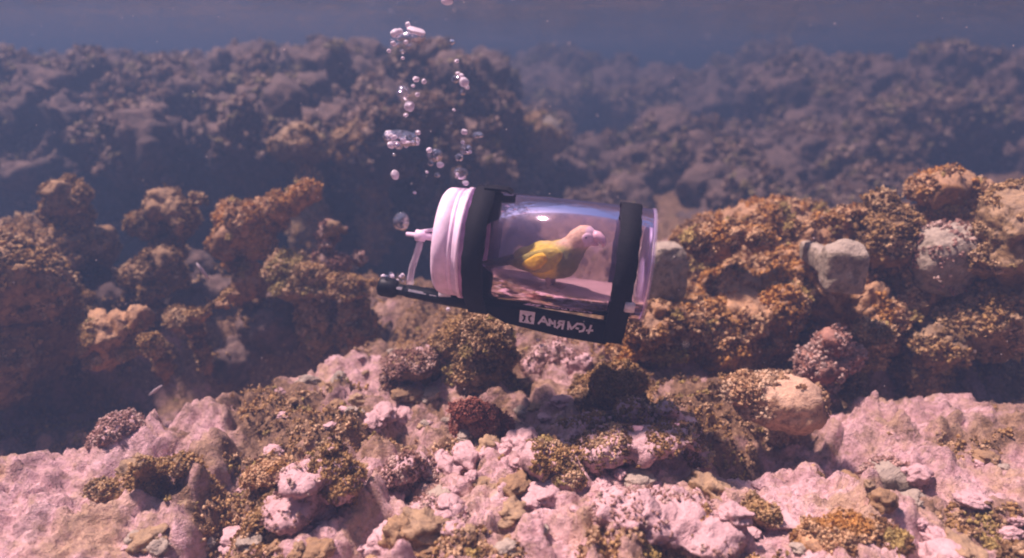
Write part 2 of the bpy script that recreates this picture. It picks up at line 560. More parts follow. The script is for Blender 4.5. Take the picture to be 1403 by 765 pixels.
def rock(name, label, cat, blobs, mat, seed, voxel=0.012, amp=0.03, scale=1.0, algae=0, asize=0.02, pal='brown', up=-0.2, cut=-0.15, group=None, blades=4, amask=6.0):
    V, N, Q = blob_mesh(blobs, voxel)
    V = displace(V, N, seed, amp, scale)
    base = Vector((float(V[:, 0].mean()), float(V[:, 1].mean()), float(V[:, 2].min())))
    root = empty(name, base)
    tag(root, label, cat, group)
    off = np.array(base)
    me = bpy.data.meshes.new("stone")
    fast_mesh(me, V - off, Q)
    link("stone", me, mat, root)
    if algae:
        P, NN = scatter_on(V, Q, int(algae * 1.7), seed + 50, up, amask, cut)
        f = fronds("algae", P - off, NN, asize * 0.62, pal, seed + 60, root, blades)
    return root

def B(px, py, D, r, sx=1, sy=1, sz=1, rz=0.0, e=1.0):
    """ellipsoid centred on a photo pixel at depth D, radius given in photo pixels"""
    c = W(px, py, D)
    rr = r * D / FPX
    return (c, (rr * sx, rr * sy, rr * sz), rz, e)

def mound(x0, x1, y0, y1, top, n, seed, rmin, rmax, bottom=GROUND - 0.1, lean=0.3):
    """many ellipsoids stacked into a craggy mass under the height function top(x, y)"""
    r = np.random.default_rng(seed)
    out = []
    for _ in range(n):
        x = r.uniform(x0, x1); y = r.uniform(y0, y1)
        tz = top(x, y)
        if tz is None: continue
        rad = r.uniform(rmin, rmax)
        z = tz - rad * r.uniform(0.4, 1.0) - (0 if r.random() < 0.6 else r.uniform(0, max(0.0, tz - bottom)))
        out.append((Vector((x, y, z)), (rad * r.uniform(0.8, 1.4), rad * r.uniform(0.8, 1.3), rad * r.uniform(0.7, 1.1)), r.uniform(0, 3)))
    return out

def column(x, y, top, r, bottom=GROUND - 0.15):
    h = (top - bottom) / 2
    return (Vector((x, y, bottom + h)), (r, r, h), 0)

# ---- far ridges
def ridge_left():
    def top(x, y):
        t = min(1, max(0, (y - 3.45) / 0.9))
        return -0.36 + 0.40 * t - 0.10 * max(0, (x + 0.5)) * 1.2 - (0.06 if x < -1.9 else 0)
    bl = mound(-4.6, -0.15, 3.55, 5.3, top, 260, 3, 0.10, 0.22, bottom=-0.42)
    for k in range(20):
        bl.append((Vector((-4.5 + k * 0.225, 4.65, -0.9)), (0.3, 0.55, 0.85), 0))
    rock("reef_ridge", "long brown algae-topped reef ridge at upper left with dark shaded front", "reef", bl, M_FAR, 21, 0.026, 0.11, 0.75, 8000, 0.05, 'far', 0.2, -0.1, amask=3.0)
ridge_left()

def ridge_mid():
    def top(x, y):
        t = min(1, max(0, (y - 7.8) / 1.3))
        return -0.40 + 0.36 * t + 0.06 * math.sin(x * 2.3)
    bl = mound(-1.2, 5.4, 7.8, 9.6, top, 190, 5, 0.13, 0.32)
    for k in range(14):
        bl.append((Vector((-1.1 + k * 0.47, 8.9, -0.75)), (0.55, 0.7, 0.68), 0))
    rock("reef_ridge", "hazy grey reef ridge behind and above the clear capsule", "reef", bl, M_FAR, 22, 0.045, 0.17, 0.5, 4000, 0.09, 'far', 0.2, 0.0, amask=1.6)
ridge_mid()

def ridge_low():
    def top(x, y):
        return -0.80 + 0.30 * min(1, max(0, (y - 3.9) / 1.6)) + 0.05 * math.sin(x * 5 + 1)
    bl = mound(-0.1, 2.9, 3.9, 5.8, top, 190, 6, 0.09, 0.2)
    rock("reef_ridge", "low faded reef hump with pale tufts behind the capsule's right end", "reef", bl, M_FAR, 23, 0.024, 0.09, 0.8, 3000, 0.055, 'far', 0.1, 0.0, amask=2)
ridge_low()

def ridge_right():
    def top(x, y):
        t = min(1, max(0, (y - 4.9) / 1.6))
        return -0.62 + 0.55 * t + 0.10 * max(0, min(1, (x - 3.0))) + 0.05 * math.sin(x * 4)
    bl = mound(2.5, 7.6, 4.9, 7.4, top, 190, 8, 0.14, 0.34)
    for k in range(12):
        bl.append((Vector((2.7 + k * 0.38, 6.4, -0.75)), (0.34, 0.62, 0.55), 0))
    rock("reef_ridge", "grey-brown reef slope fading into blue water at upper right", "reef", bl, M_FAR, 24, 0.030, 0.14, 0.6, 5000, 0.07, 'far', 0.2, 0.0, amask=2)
ridge_right()

def gully_rocks():
    # lit knobs standing in the dark gully at upper left
    for k, (px, py, D, r, lab) in enumerate([
        (410, 195, 3.2, 28, "round olive-brown coral lump in the gully right of the dim knobs"),
        (500, 200, 3.4, 30, "brown craggy lump under the ridge left of the bubble column"),
        (590, 165, 3.5, 42, "dark brown craggy rock just behind the rising bubbles"),
        (745, 185, 4.4, 24, "hazy pale green coral ball standing above the capsule's middle"),
    ]):
        c = W(px, py, D); rr = r * D / FPX
        bl = [B(px, py, D, r, 1.1, 0.9, 0.85), B(px - r * 0.7, py + r * 0.4, D, r * 0.6), B(px + r * 0.7, py + r * 0.5, D + 0.05, r * 0.6), column(c.x, c.y + 0.05, c.z, rr * 0.7)]
        rock("coral", lab, "coral", bl, [M_OLIVE, M_BROWN, M_FAR, M_PALE][k], 300 + k, 0.016, 0.035, 0.9, 700, 0.028, ['olive', 'brown', 'far', 'olive'][k], 0.0)
gully_rocks()

# ---- middle left coral heads
def left_heads():
    # rock mass that carries the heads, coloured dark to put shade between them
    bl = mound(-1.75, -0.75, 2.3, 2.8, lambda x, y: -0.88 + 0.05 * math.sin(x * 7), 60, 12, 0.06, 0.12)
    bl += [(Vector((-1.25, 2.55, -1.02)), (0.55, 0.25, 0.16), 0), (Vector((-0.75, 2.45, -1.02)), (0.4, 0.2, 0.14), 0)]
    rock("reef_mound", "low reef mass coloured dark for shade, carrying the coral heads at middle left", "reef", bl, M_FAR, 31, 0.014, 0.045, 1, 500, 0.022, 'brown', 0.1, 0.1)
    bl = mound(-2.5, -1.62, 1.75, 2.5, lambda x, y: -0.60 - 0.25 * max(0, x + 1.7) + 0.05 * math.sin(x * 9 + y * 5), 50, 13, 0.08, 0.17)  # reef mass added at far left to throw shadow into the hollow
    bl += [(Vector((-1.9, 2.1, -0.85)), (0.42, 0.35, 0.27), 0), (Vector((-1.75, 2.1, -0.9)), (0.22, 0.28, 0.22), 0)]
    rock("reef_mound", "steep brown reef mass added at the far left edge to shade the hollow", "reef", bl, M_BROWN, 33, 0.014, 0.045, 1, 2600, 0.022, 'brown', 0.0)
    heads = [
        ("coral", "bushy brown coral head at far left with a ragged lower frill", M_BROWN, 'brown', 2.45, 700,
         [(235, 280, 30, 1.1, 1, .8), (255, 300, 30, 1, 1, 1), (212, 312, 22, 1.3, 1, .7), (270, 275, 20, 1, 1, .8), (225, 340, 14, 1.2, 1, .6)]),
        ("coral", "bright orange coral head with an arm reaching up right", M_ORANGE, 'orange', 2.3, 1100,
         [(325, 305, 26, 1, 1, 1), (345, 300, 28, 1.1, 1, .8), (312, 335, 17, .9, 1, 1.3), (320, 360, 14, .8, 1, 1), (375, 292, 20, 1, 1, .8), (385, 280, 17, 1, 1, 1), (402, 272, 16, 1.1, 1, .8), (420, 264, 9, 1.3, 1, .7), (352, 338, 20, 1, 1, 1.1), (345, 380, 18, 1, 1, 1.4), (330, 410, 10, .7, 1, 2)]),
        ("coral", "pale-edged brown coral cup left of the orange head's dark stem", M_BROWN, 'brown', 2.3, 900,
         [(205, 375, 27, 1.2, 1, .9), (222, 368, 26, 1.1, 1, 1), (185, 382, 17, 1.4, 1, .7), (240, 385, 18, 1, 1, 1), (215, 400, 20, 1, 1, .8), (220, 428, 13, 1, 1, 1.3)]),
        ("brain_coral", "round ribbed tan coral lump between orange head and black pole", M_OLIVE, 'olive', 2.2, 700,
         [(402, 378, 30, 1.05, 1, .9), (425, 382, 26, 1, 1, .85), (415, 395, 30, 1.3, 1, .5)]),
        ("coral", "grey upright knobby coral column right of the round tan lump", M_BROWN, 'pink', 2.25, 500,
         [(444, 365, 18, .8, 1, 1.4), (446, 335, 13, .9, 1, 1.3), (456, 318, 12, 1.1, 1, .8), (468, 316, 5, 1.6, 1, .6), (466, 362, 18, 1.1, 1, .7), (480, 356, 10, 1.4, 1, .6)]),
        ("coral", "low tan knobs ending beside the pole's black knob", M_ORANGE, 'brown', 2.12, 500,
         [(470, 388, 15, 1.2, 1, .8), (488, 386, 14, 1, 1, .9), (505, 390, 12, 1.5, 1, .7), (525, 384, 9, 1.6, 1, .7), (480, 402, 18, 2.2, 1, .5)]),
        ("coral", "slanting brown coral ledge rising toward the orange head", M_ORANGE, 'brown', 2.05, 700,
         [(250, 440, 15, 1.3, 1, .8), (275, 430, 14, 1.3, 1, .7), (298, 418, 13, 1.3, 1, .7), (315, 408, 9, 1.2, 1, .7), (262, 448, 14, 1, 1, 1)]),
        ("coral", "sunlit green-orange coral clump at the left edge above dark hollow", M_ORANGE, 'olive', 1.95, 900,
         [(165, 450, 26, 1.2, 1, .9), (190, 440, 18, 1, 1, .8), (170, 480, 24, 1.1, 1, 1), (203, 470, 16, 1, 1, 1), (205, 482, 9, 1, 1, .9), (140, 470, 36, 1, 1, 1.2)]),
        ("coral", "brown coral head farthest left, high on the dark water", M_BROWN, 'brown', 2.4, 700,
         [(90, 270, 24, 1, 1, 1), (75, 290, 18, 1, 1, 1), (105, 300, 17, 1, 1, 1), (88, 340, 14, 1, 1, 1.8)]),
        ("coral", "tan coral head low at the far left below its taller neighbour", M_ORANGE, 'brown', 2.2, 900,
         [(75, 400, 30, 1.2, 1, .8), (40, 420, 22, 1, 1, 1), (110, 415, 22, 1, 1, 1), (70, 450, 30, 1, 1, 1)]),
    ]
    for k, (nm, lab, mt, pal, D, na, spec) in enumerate(heads):
        r = np.random.default_rng(40 + k)
        bl = [B(px, py, D + r.uniform(-0.03, 0.05), rad * 0.88, sx, sy, sz) for (px, py, rad, sx, sy, sz) in spec]
        c = bl[0][0]
        low = min(bl, key=lambda b: b[0].z)
        bl.append(column(low[0].x, low[0].y + 0.06, low[0].z, low[1][0] * 0.8))
        rock(nm, lab, "coral", bl, mt, 40 + k, 0.009, 0.036, 1.25, int(na * 1.1), 0.017, pal, 0.0, -0.15)
left_heads()

# ---- reef block on the right
def right_reef():
    def top(x, y):
        return -0.68 + 0.07 * math.sin(x * 8) - 0.55 * max(0, 2.02 - y) - 0.25 * max(0, 0.75 - x)
    bl = mound(0.62, 1.5, 1.95, 2.5, top, 58, 14, 0.05, 0.12, bottom=-0.66)
    bl += [(Vector((1.0, 2.42, -0.75)), (0.42, 0.22, 0.26), 0), (Vector((1.35, 2.38, -0.75)), (0.3, 0.22, 0.26), 0)]
    rock("reef_block", "large orange-crusted reef block right of the capsule with dark hollow below", "reef", bl, M_ORANGE, 71, 0.011, 0.055, 1.1, 5200, 0.022, 'orange', -0.1, -0.25)
    specs = [
        ("coral_crest", "jagged orange ridge along the crest of the right reef block", "coral", M_ORANGE, 'orange', 2.02, 900,
         [(1000, 324, 16, 1.4, 1, .7), (1045, 330, 17, 1.3, 1, .8), (1090, 320, 16, 1.2, 1, .9), (1120, 308, 14, 1.3, 1, .7), (1150, 300, 12, 1.5, 1, .6), (1178, 291, 10, 1.5, 1, .6), (960, 334, 15, 1, 1, 1)]),
        ("stone_slab", "smooth pale greenish stone set into the right reef block", "rock", M_PALE, 'olive', 1.76, 0,
         [(1155, 370, 30, .95, .7, 1.1), (1162, 346, 20, .95, .7, .7)]),
        ("stone_slab", "pale flat-topped stone block just right of the capsule's end", "rock", M_PALE, 'olive', 1.98, 0,
         [(905, 372, 32, .95, .8, 1.15), (912, 350, 24, .9, .8, .7), (895, 400, 28, 1, .8, 1)]),
        ("coral", "pink-tipped coral knob low on the right reef block", "coral", M_RED, 'pink', 1.72, 400,
         [(1145, 470, 18, 1, 1, .9), (1135, 505, 20, 1.3, 1, .6), (1155, 490, 16, 1, 1, 1), (1120, 500, 14, 1.2, 1, .7)]),
        ("algae_clump", "yellow-green algae clump at the right reef's lower corner", "algae", M_OLIVE, 'olive', 1.75, 700,
         [(1190, 465, 24, 1.1, 1, .9), (1180, 490, 22, 1, 1, 1)  , (1200, 490, 16, 1, 1, 1.4)]),
        ("coral", "orange-tan coral slope spilling from under the capsule's right end", "coral", M_ORANGE, 'orange', 1.9, 1500,
         [(900, 440, 34, 1.2, 1, .9), (945, 445, 32, 1.1, 1, .9), (920, 475, 34, 1.4, 1, .7), (865, 480, 24, 1.4, 1, .6), (975, 490, 18, 1, 1, 1.2), (985, 515, 12, 1, 1, 1)]),
        ("boulder", "rounded peach boulder with crusty top below the right reef block", "rock", M_PEACH, 'tan', 1.50, 500,
         [(1064, 552, 40, 1.45, 1, .75), (1098, 562, 28, 1.05, 1, 1), (1020, 540, 26, 1.1, 1, .8)]),
        ("boulder", "pale rounded boulder lying at the right edge of the sand", "rock", M_PALE, 'pink', 1.32, 200,
         [(1212, 655, 30, 1.1, 1, .8), (1235, 662, 26, 1, 1, .8)]),
        ("reef_block", "shadowed purple-brown reef wall at the right edge", "reef", M_BROWN, 'brown', 2.0, 1600,
         [(1215, 325, 38, 1, 1, 1.1), (1240, 390, 60, 1, 1, 1), (1230, 460, 46, 1, 1, 1.2), (1208, 292, 18, 1.2, 1, 1), (1260, 355, 42, 1, 1, 1)]),
        ("coral", "orange coral head beyond the right reef wall", "coral", M_ORANGE, 'orange', 2.1, 900,
         [(1285, 262, 26, 1.3, 1, .8), (1330, 272, 26, 1.1, 1, .9), (1300, 295, 32, 1.3, 1, 1)]),
        ("boulder", "large pale boulder at far right among brown corals", "rock", M_PALE, 'pink', 1.9, 200,
         [(1300, 350, 42, 1.2, 1, 1), (1290, 375, 36, 1.1, 1, .8)]),
        ("coral", "tan and olive coral pile farthest right", "coral", M_OLIVE, 'olive', 1.8, 1300,
         [(1385, 330, 50, 1, 1, 1.2), (1340, 450, 50, 1.1, 1, .9), (1290, 480, 40, 1, 1, .9), (1390, 430, 60, 1, 1, 1.2)]),
    ]
    for k, (nm, lab, cat, mt, pal, D, na, spec) in enumerate(specs):
        r = np.random.default_rng(80 + k)
        e = 0.28 if nm == 'stone_slab' else 0.7 if nm == 'boulder' else 1.0
        bl = [B(px, py, D + (r.uniform(-0.02, 0.04) if e == 1 else r.uniform(-0.005, 0.005)), rad, sx, sy, sz, r.uniform(-0.3, 0.3) if e < 1 else 0, e) for (px, py, rad, sx, sy, sz) in spec]
        low = min(bl, key=lambda b: b[0].z)
        if nm == 'stone_slab':
            for c, rr, rz, e2 in list(bl)[:1]:
                bl.append((c + Vector((0.02, 0.15, -0.02)), (rr[0] * 0.5, 0.16, rr[2] * 0.6), 0, 0.5))
        elif nm not in ("coral_crest",):
            bl.append(column(low[0].x, low[0].y + (0.05 if cat != 'rock' else 0.10), low[0].z, low[1][0] * (0.85 if cat != 'rock' else 0.7)))
        smooth = cat == "rock"
        rock(nm, lab, cat, bl, mt, 80 + k, 0.009, 0.008 if nm == 'stone_slab' else 0.016 if smooth else 0.036, 1.25, na, 0.018, pal, -0.3, -0.3)
right_reef()

# ---- lumps and ledges on the bed below the capsule
def bed_lumps():
    specs = [
        ("algae_rock", "tall yellow-olive algae mound right under the capsule's left strap", M_OLIVE, 'olive', 1.92, 1700,
         [(640, 470, 36, 1, 1, .9), (665, 460, 34, 1.1, 1, .9), (655, 505, 38, 1.1, 1, .9), (625, 520, 26, 1, 1, .8), (690, 490, 24, 1, 1, 1), (610, 470, 20, 1, 1, .9)]),
        ("algae_rock", "fuzzy reddish-brown algae ball in the middle of the bed", M_RED, 'red', 1.62, 900,
         [(660, 575, 34, 1.1, 1, .9), (640, 560, 24, 1, 1, .9), (680, 590, 26, 1, 1, .9)]),
        ("boulder", "cream flat-topped rock directly below the white lettering", M_PINK, 'pink', 1.9, 250,
         [(760, 485, 30, 1.3, 1, .6), (790, 492, 24, 1.2, 1, .6), (740, 500, 22, 1.2, 1, .7)]),
        ("algae_rock", "tan lumpy rock between cream rock and coral slope", M_ORANGE, 'brown', 1.76, 900,
         [(830, 545, 32, 1.1, 1, .8), (850, 525, 26, 1.2, 1, .8), (800, 555, 20, 1.1, 1, .8), (865, 555, 22, 1, 1, .8)]),
        ("rock_ledge", "broad sandy ledge with a dark shaded underside, lower centre right", M_PINK, 'brown', 1.52, 900,
         [(780, 625, 30, 1.3, 1.2, .6), (825, 615, 32, 1.4, 1.2, .55), (880, 605, 34, 1.4, 1.2, .55), (930, 600, 26, 1.3, 1.2, .6), (750, 640, 22, 1.1, 1, .8), (955, 625, 15, 1, 1, 1.3)]),
        ("algae_rock", "tan knobby rock left of the sandy ledge, pocked with holes", M_PINK, 'olive', 1.48, 700,
         [(745, 632, 24, 1.1, 1, .8), (775, 655, 20, 1, 1, .9), (760, 672, 17, 1, 1, .9)]),
        ("boulder", "brown pebbled boulder edge left of the yellow-olive mound", M_BROWN, 'pink', 2.0, 400,
         [(560, 500, 26, 1.2, 1, .9), (590, 490, 22, 1, 1, 1), (540, 525, 18, 1, 1, .9)]),
        ("algae_rock", "orange-brown algae clump sitting on left foreground sand", M_ORANGE, 'orange', 1.32, 500,
         [(360, 650, 20, 1.2, 1, .8), (345, 660, 14, 1, 1, .8), (385, 655, 13, 1.2, 1, .7)]),
        ("algae_rock", "small dark olive algae clump at the groove in foreground sand", M_OLIVE, 'olive', 1.2, 350,
         [(365, 705, 16, 1, 1, .9), (380, 715, 12, 1.2, 1, .8)]),
        ("algae_rock", "pebbly grey-green rubble heap filling the sand groove", M_PINK, 'brown', 1.38, 900,
         [(455, 640, 22, 1, 1, .7), (470, 665, 22, 1, 1, .7), (450, 610, 18, 1, 1, .7), (480, 690, 16, 1, 1, .7)]),
        ("algae_rock", "round olive algae ball on right foreground sand", M_OLIVE, 'olive', 1.24, 500,
         [(1035, 695, 20, 1, 1, .9), (1050, 705, 13, 1, 1, .9)]),
        ("algae_rock", "rust-brown algae patch at the bottom right of the sand", M_ORANGE, 'orange', 1.15, 1200,
         [(1170, 740, 36, 1.3, 1, .6), (1210, 735, 26, 1.2, 1, .6), (1130, 750, 22, 1.2, 1, .6)]),
        ("algae_rock", "sunlit olive rubble rim at the left edge of the sand", M_OLIVE, 'olive', 1.4, 900,
         [(180, 640, 26, 1, 1, .9), (205, 655, 18, 1, 1, .9), (160, 665, 26, 1, 1, .8), (240, 640, 13, 1, 1, 1)]),
        ("boulder", "pinkish rounded rock at the left edge beside dark hollow", M_PINK, 'pink', 1.62, 250,
         [(165, 590, 20, 1.1, 1, .9), (150, 605, 22, 1, 1, 1)]),
        ("boulder", "cream rock half buried in lower centre sand", M_PINK, 'pink', 1.22, 160,
         [(590, 715, 30, 1.3, 1, .6), (625, 725, 24, 1.2, 1, .6)]),
        ("boulder", "broken pinkish rock beside the shadowed pit at lower centre", M_PINK, 'pink', 1.36, 200,
         [(560, 640, 26, 1.2, 1, .7), (530, 655, 22, 1.1, 1, .7), (590, 650, 18, 1, 1, .8)]),
        ("boulder", "flat sandy slab sloping up left of the sand groove", M_PINK, 'pink', 1.3, 60,
         [(400, 690, 44, .9, 1.3, .28), (415, 655, 34, .9, 1.2, .25)]),
        ("boulder", "pale sandy hump filling the lower right foreground", M_PINK, 'pink', 1.2, 120,
         [(900, 715, 60, 1.4, 1, .45), (960, 735, 50, 1.2, 1, .45), (860, 700, 40, 1.2, 1, .5)]),
    ]
    for k, (nm, lab, mt, pal, D, na, spec) in enumerate(specs):
        r = np.random.default_rng(120 + k)
        if k in (7, 8, 9, 10, 11, 12):      # low ragged growth, not mounds
            spec = [(a, b, c2, d2 * 1.05, e2, f2 * 0.62) for (a, b, c2, d2, e2, f2) in spec]; na = int(na * 0.6)
        elif k in (1, 3, 5):
            spec = [(a, b, c2, d2 * 1.1, e2, f2 * 0.8) for (a, b, c2, d2, e2, f2) in spec]
        foot = max(q[1] + q[2] * q[5] * 0.55 for q in spec)
        D = min(D, 0.90 / math.tan(PITCH + math.atan((foot - 382.5) / FPX)))
        bl = [B(px, py, D + r.uniform(-0.02, 0.03), rad, sx, sy, sz) for (px, py, rad, sx, sy, sz) in spec]
        # carry every lump down into the bed
        ext = []
        for c, rr, rz, _e in bl:
            g = GROUND - 0.05
            if c.z - rr[2] > g - 0.01 and nm != "rock_ledge":
                ext.append((Vector((c.x, c.y + 0.03, (c.z + g) / 2)), (rr[0] * 0.85, rr[1] * 0.8, (c.z - g) / 2 + 0.02), 0))
            elif nm == "rock_ledge":
                ext.append((Vector((c.x, c.y + 0.12, (c.z + g) / 2)), (rr[0] * 0.85, rr[1] * 0.7, abs(c.z - g) / 2 + 0.03), 0))
        rock(nm, lab, "rock", bl + ext, mt, 120 + k, 0.007, 0.027 if nm != "boulder" else 0.022, 1.6, int(na * 1.5), 0.0115, pal, -0.2, -0.3)
bed_lumps()

# ---- loose rubble, each stone its own thing, eight shapes shared between them
def rubble():
    shapes = []
    for k in range(8):
        bm = bmesh.new()
        bmesh.ops.create_icosphere(bm, subdivisions=4, radius=1.0)
        V = np.array([v.co[:] for v in bm.verts]); N = V.copy()
        d = 0.42 * fbm(V * 1.1 + k * 5, 3, 500 + k)
        a, r = worley(V * 2.6 + k, 510 + k); d = d + 0.28 * (r * dome(a, 0.8) - 0.2)
        a, r = worley(V * 6.0 + k, 520 + k); d = d + 0.10 * (r * dome(a, 0.8) - 0.2)
        V = V + N * d[:, None]
        for v, c in zip(bm.verts, V): v.co = c
        me = bpy.data.meshes.new("rubble_stone"); bm.to_mesh(me); bm.free()
        me.polygons.foreach_set("use_smooth", [True] * len(me.polygons))
        me.materials.append([M_PINK, M_PINK, M_PALE, M_PINK, M_OLIVE, M_PINK, M_BROWN, M_PINK][k])
        shapes.append(me)
    look = ["pink-white", "pink-white", "pale tan", "pink-white", "olive-stained", "pink-white", "brown", "pink-white"]
    r = np.random.default_rng(99)
    zones = [  # px range, py range, count, phrase, group
        ((170, 470), (600, 765), 34, "left of the sand groove", "near left rubble"),
        ((480, 720), (560, 765), 60, "in the lower centre foreground", "near centre rubble"),
        ((720, 1000), (560, 765), 46, "around the sandy ledge at lower right", "near right rubble"),
        ((1000, 1400), (620, 765), 30, "below the peach boulder", "right edge rubble"),
        ((380, 620), (470, 590), 34, "in the shade left of the yellow-olive mound", "shaded rubble"),
    ]
    for (xa, xb), (ya, yb), n, phrase, grp in zones:
        for _ in range(n):
            px, py = r.uniform(xa, xb), r.uniform(ya, yb)
            d = W(px, py, 1.0)
            y = (GROUND + 0.03) / d.z
            if y <= 0.7 or y > 3: continue
            x = d.x * y
            k = int(r.integers(0, 8))
            s = 0.010 + 0.026 * r.random() ** 2.2
            o = bpy.data.objects.new("rubble_stone", shapes[k]); COL.objects.link(o)
            sc = s * np.array([r.uniform(0.8, 1.5), r.uniform(0.8, 1.4), r.uniform(0.55, 0.9)])
            o.scale = sc
            o.rotation_euler = (r.uniform(-0.3, 0.3), r.uniform(-0.3, 0.3), r.uniform(0, 6.28))
            o.location = (x, y, ground_at(x, y) + sc[2] * 0.1)
            tag(o, f"{look[k]} rubble stone {phrase}", "stone", grp + " " + look[k])
rubble()

# ---- turf on the bed
def bed_turf():
    r = np.random.default_rng(5)
    n = 70000
    y = 0.95 + 2.6 * r.random(n) ** 1.5
    x = r.uniform(-1, 1, n) * (0.85 * y + 0.1)
    P = np.stack([x, y, np.zeros(n)], 1)
    al = fbm(P * 2.6 + 7, 3, 77) + 0.6 * fbm(P * 9, 2, 78) + 0.35 * sstep(1.5, 2.4, y) - 0.1
    k = al > 0.10 + 0.12 * sstep(1.75, 1.45, y)
    x, y = x[k], y[k]
    z = seabed_height(x, y)
    P = np.stack([x, y, z], 1)
    Nn = np.tile(np.array([[0, 0, 1.0]]), (len(x), 1))
    o = fronds("bed_turf", P, Nn, 0.0085, [(0.54, 0.33, 0.14), (0.44, 0.26, 0.10), (0.64, 0.43, 0.25), (0.28, 0.16, 0.07), (0.46, 0.33, 0.11)], 6, None, 4, 0.8)
    tag(o, "short brown-green algae turf growing in patches over the sand", "algae", kind="stuff")
bed_turf()

# ------------------------------------------------------------------ the capsule
M_TUBE = mat_interface("clear_acrylic_outer", 0.76, (0.96, 0.91, 0.99), 0.08, (0.98, 0.80, 1.0))
M_TUBE_IN = mat_interface("clear_acrylic_inner", 1.22, (0.98, 0.96, 0.99), 0.35, (0.95, 0.82, 1.0), milk=0.055)
M_LID = mat_plain("pinkish_white_plastic", (0.88, 0.66, 0.84), 0.45, 0.13, 30, 0.0015)
M_BLACK = mat_plain("black_webbing", (0.007, 0.006, 0.010), 0.8, 0.3, 160, 0.0008, 0.15)
M_POLE = mat_plain("black_pole", (0.006, 0.006, 0.010), 0.5, 0.2, 60, 0.0002, 0.2)
M_SLOT = mat_plain("grey_slot", (0.20, 0.18, 0.22), 0.5)
M_PRINT = mat_plain("white_print", (0.80, 0.76, 0.82), 0.6, 0.12, 120)
M_TRAY = mat_plain("brown_tray", (0.34, 0.22, 0.20), 0.6, 0.15, 30)
M_HOSE = mat_plain("clear_hose", (0.78, 0.66, 0.78), 0.25, 0.1, 60, 0, 0.6, 0, 0.65)
M_VALVE = mat_plain("valve_plastic", (0.82, 0.62, 0.80), 0.35, 0.05, 60)
M_BUCKLE = mat_plain("white_buckle", (0.8, 0.72, 0.76), 0.5, 0.05, 60)
M_BUBBLE = mat_interface("air_bubble", 0.76, (0.96, 0.94, 0.98), 0.05, (1.0, 0.96, 1.0), 90.0, 0.012)
M_FROTH = mat_plain("frothy_bubble", (0.90, 0.78, 0.92), 0.12, 0.12, 300, 0.003, 0.8, 0, 0.3)

R = 0.131
CZ = 0.205            # height of the tube axis above the thing's lowest point

def bm_obj(name, bm, mats, parent, smooth=True, angle=None):
    me = bpy.data.meshes.new(name)
    bmesh.ops.recalc_face_normals(bm, faces=bm.faces)
    bm.to_mesh(me); bm.free()
    o = link(name, me, mats, parent, smooth)
    return o

def lathe_x(bm, prof, seg=72, cy=0.0, cz=0.0, closed=False, mat=0):
    """revolve (x, r) points about the x axis"""
    rings = []
    for (x, r) in prof:
        rings.append([bm.verts.new((x, cy + r * math.cos(2 * math.pi * k / seg), cz + r * math.sin(2 * math.pi * k / seg))) for k in range(seg)])
    pairs = list(zip(rings, rings[1:])) + ([(rings[-1], rings[0])] if closed else [])
    for a, b in pairs:
        for k in range(seg):
            f = bm.faces.new((a[k], a[(k + 1) % seg], b[(k + 1) % seg], b[k])); f.material_index = mat
    return rings

def tube_path(bm, pts, radii, seg=16, caps=True):
    pts = [Vector(p) for p in pts]
    rings = []
    prev = None
    for i, p in enumerate(pts):
        d = (pts[min(i + 1, len(pts) - 1)] - pts[max(i - 1, 0)]).normalized()
        ref = prev if prev is not None else (Vector((0, 1, 0)) if abs(d.y) < 0.9 else Vector((1, 0, 0)))
        n = (ref - d * ref.dot(d)).normalized(); b = d.cross(n); prev = n
        r = radii[i] if isinstance(radii, (list, tuple)) else radii
        rings.append([bm.verts.new(p + (n * math.cos(2 * math.pi * k / seg) + b * math.sin(2 * math.pi * k / seg)) * r) for k in range(seg)])
    for a, b in zip(rings, rings[1:]):
        for k in range(seg):
            bm.faces.new((a[k], a[(k + 1) % seg], b[(k + 1) % seg], b[k]))
    if caps:
        bm.faces.new(rings[0][::-1]); bm.faces.new(rings[-1])
    return rings

CAP_C = W(745, 346, 1.50)
yaw, dip = math.radians(-8.0), math.radians(5.0)
CAP_M = Matrix.Translation(CAP_C) @ Matrix.Rotation(yaw, 4, 'Z') @ Matrix.Rotation(dip, 4, 'Y') @ Matrix.Translation((0, 0, -CZ))

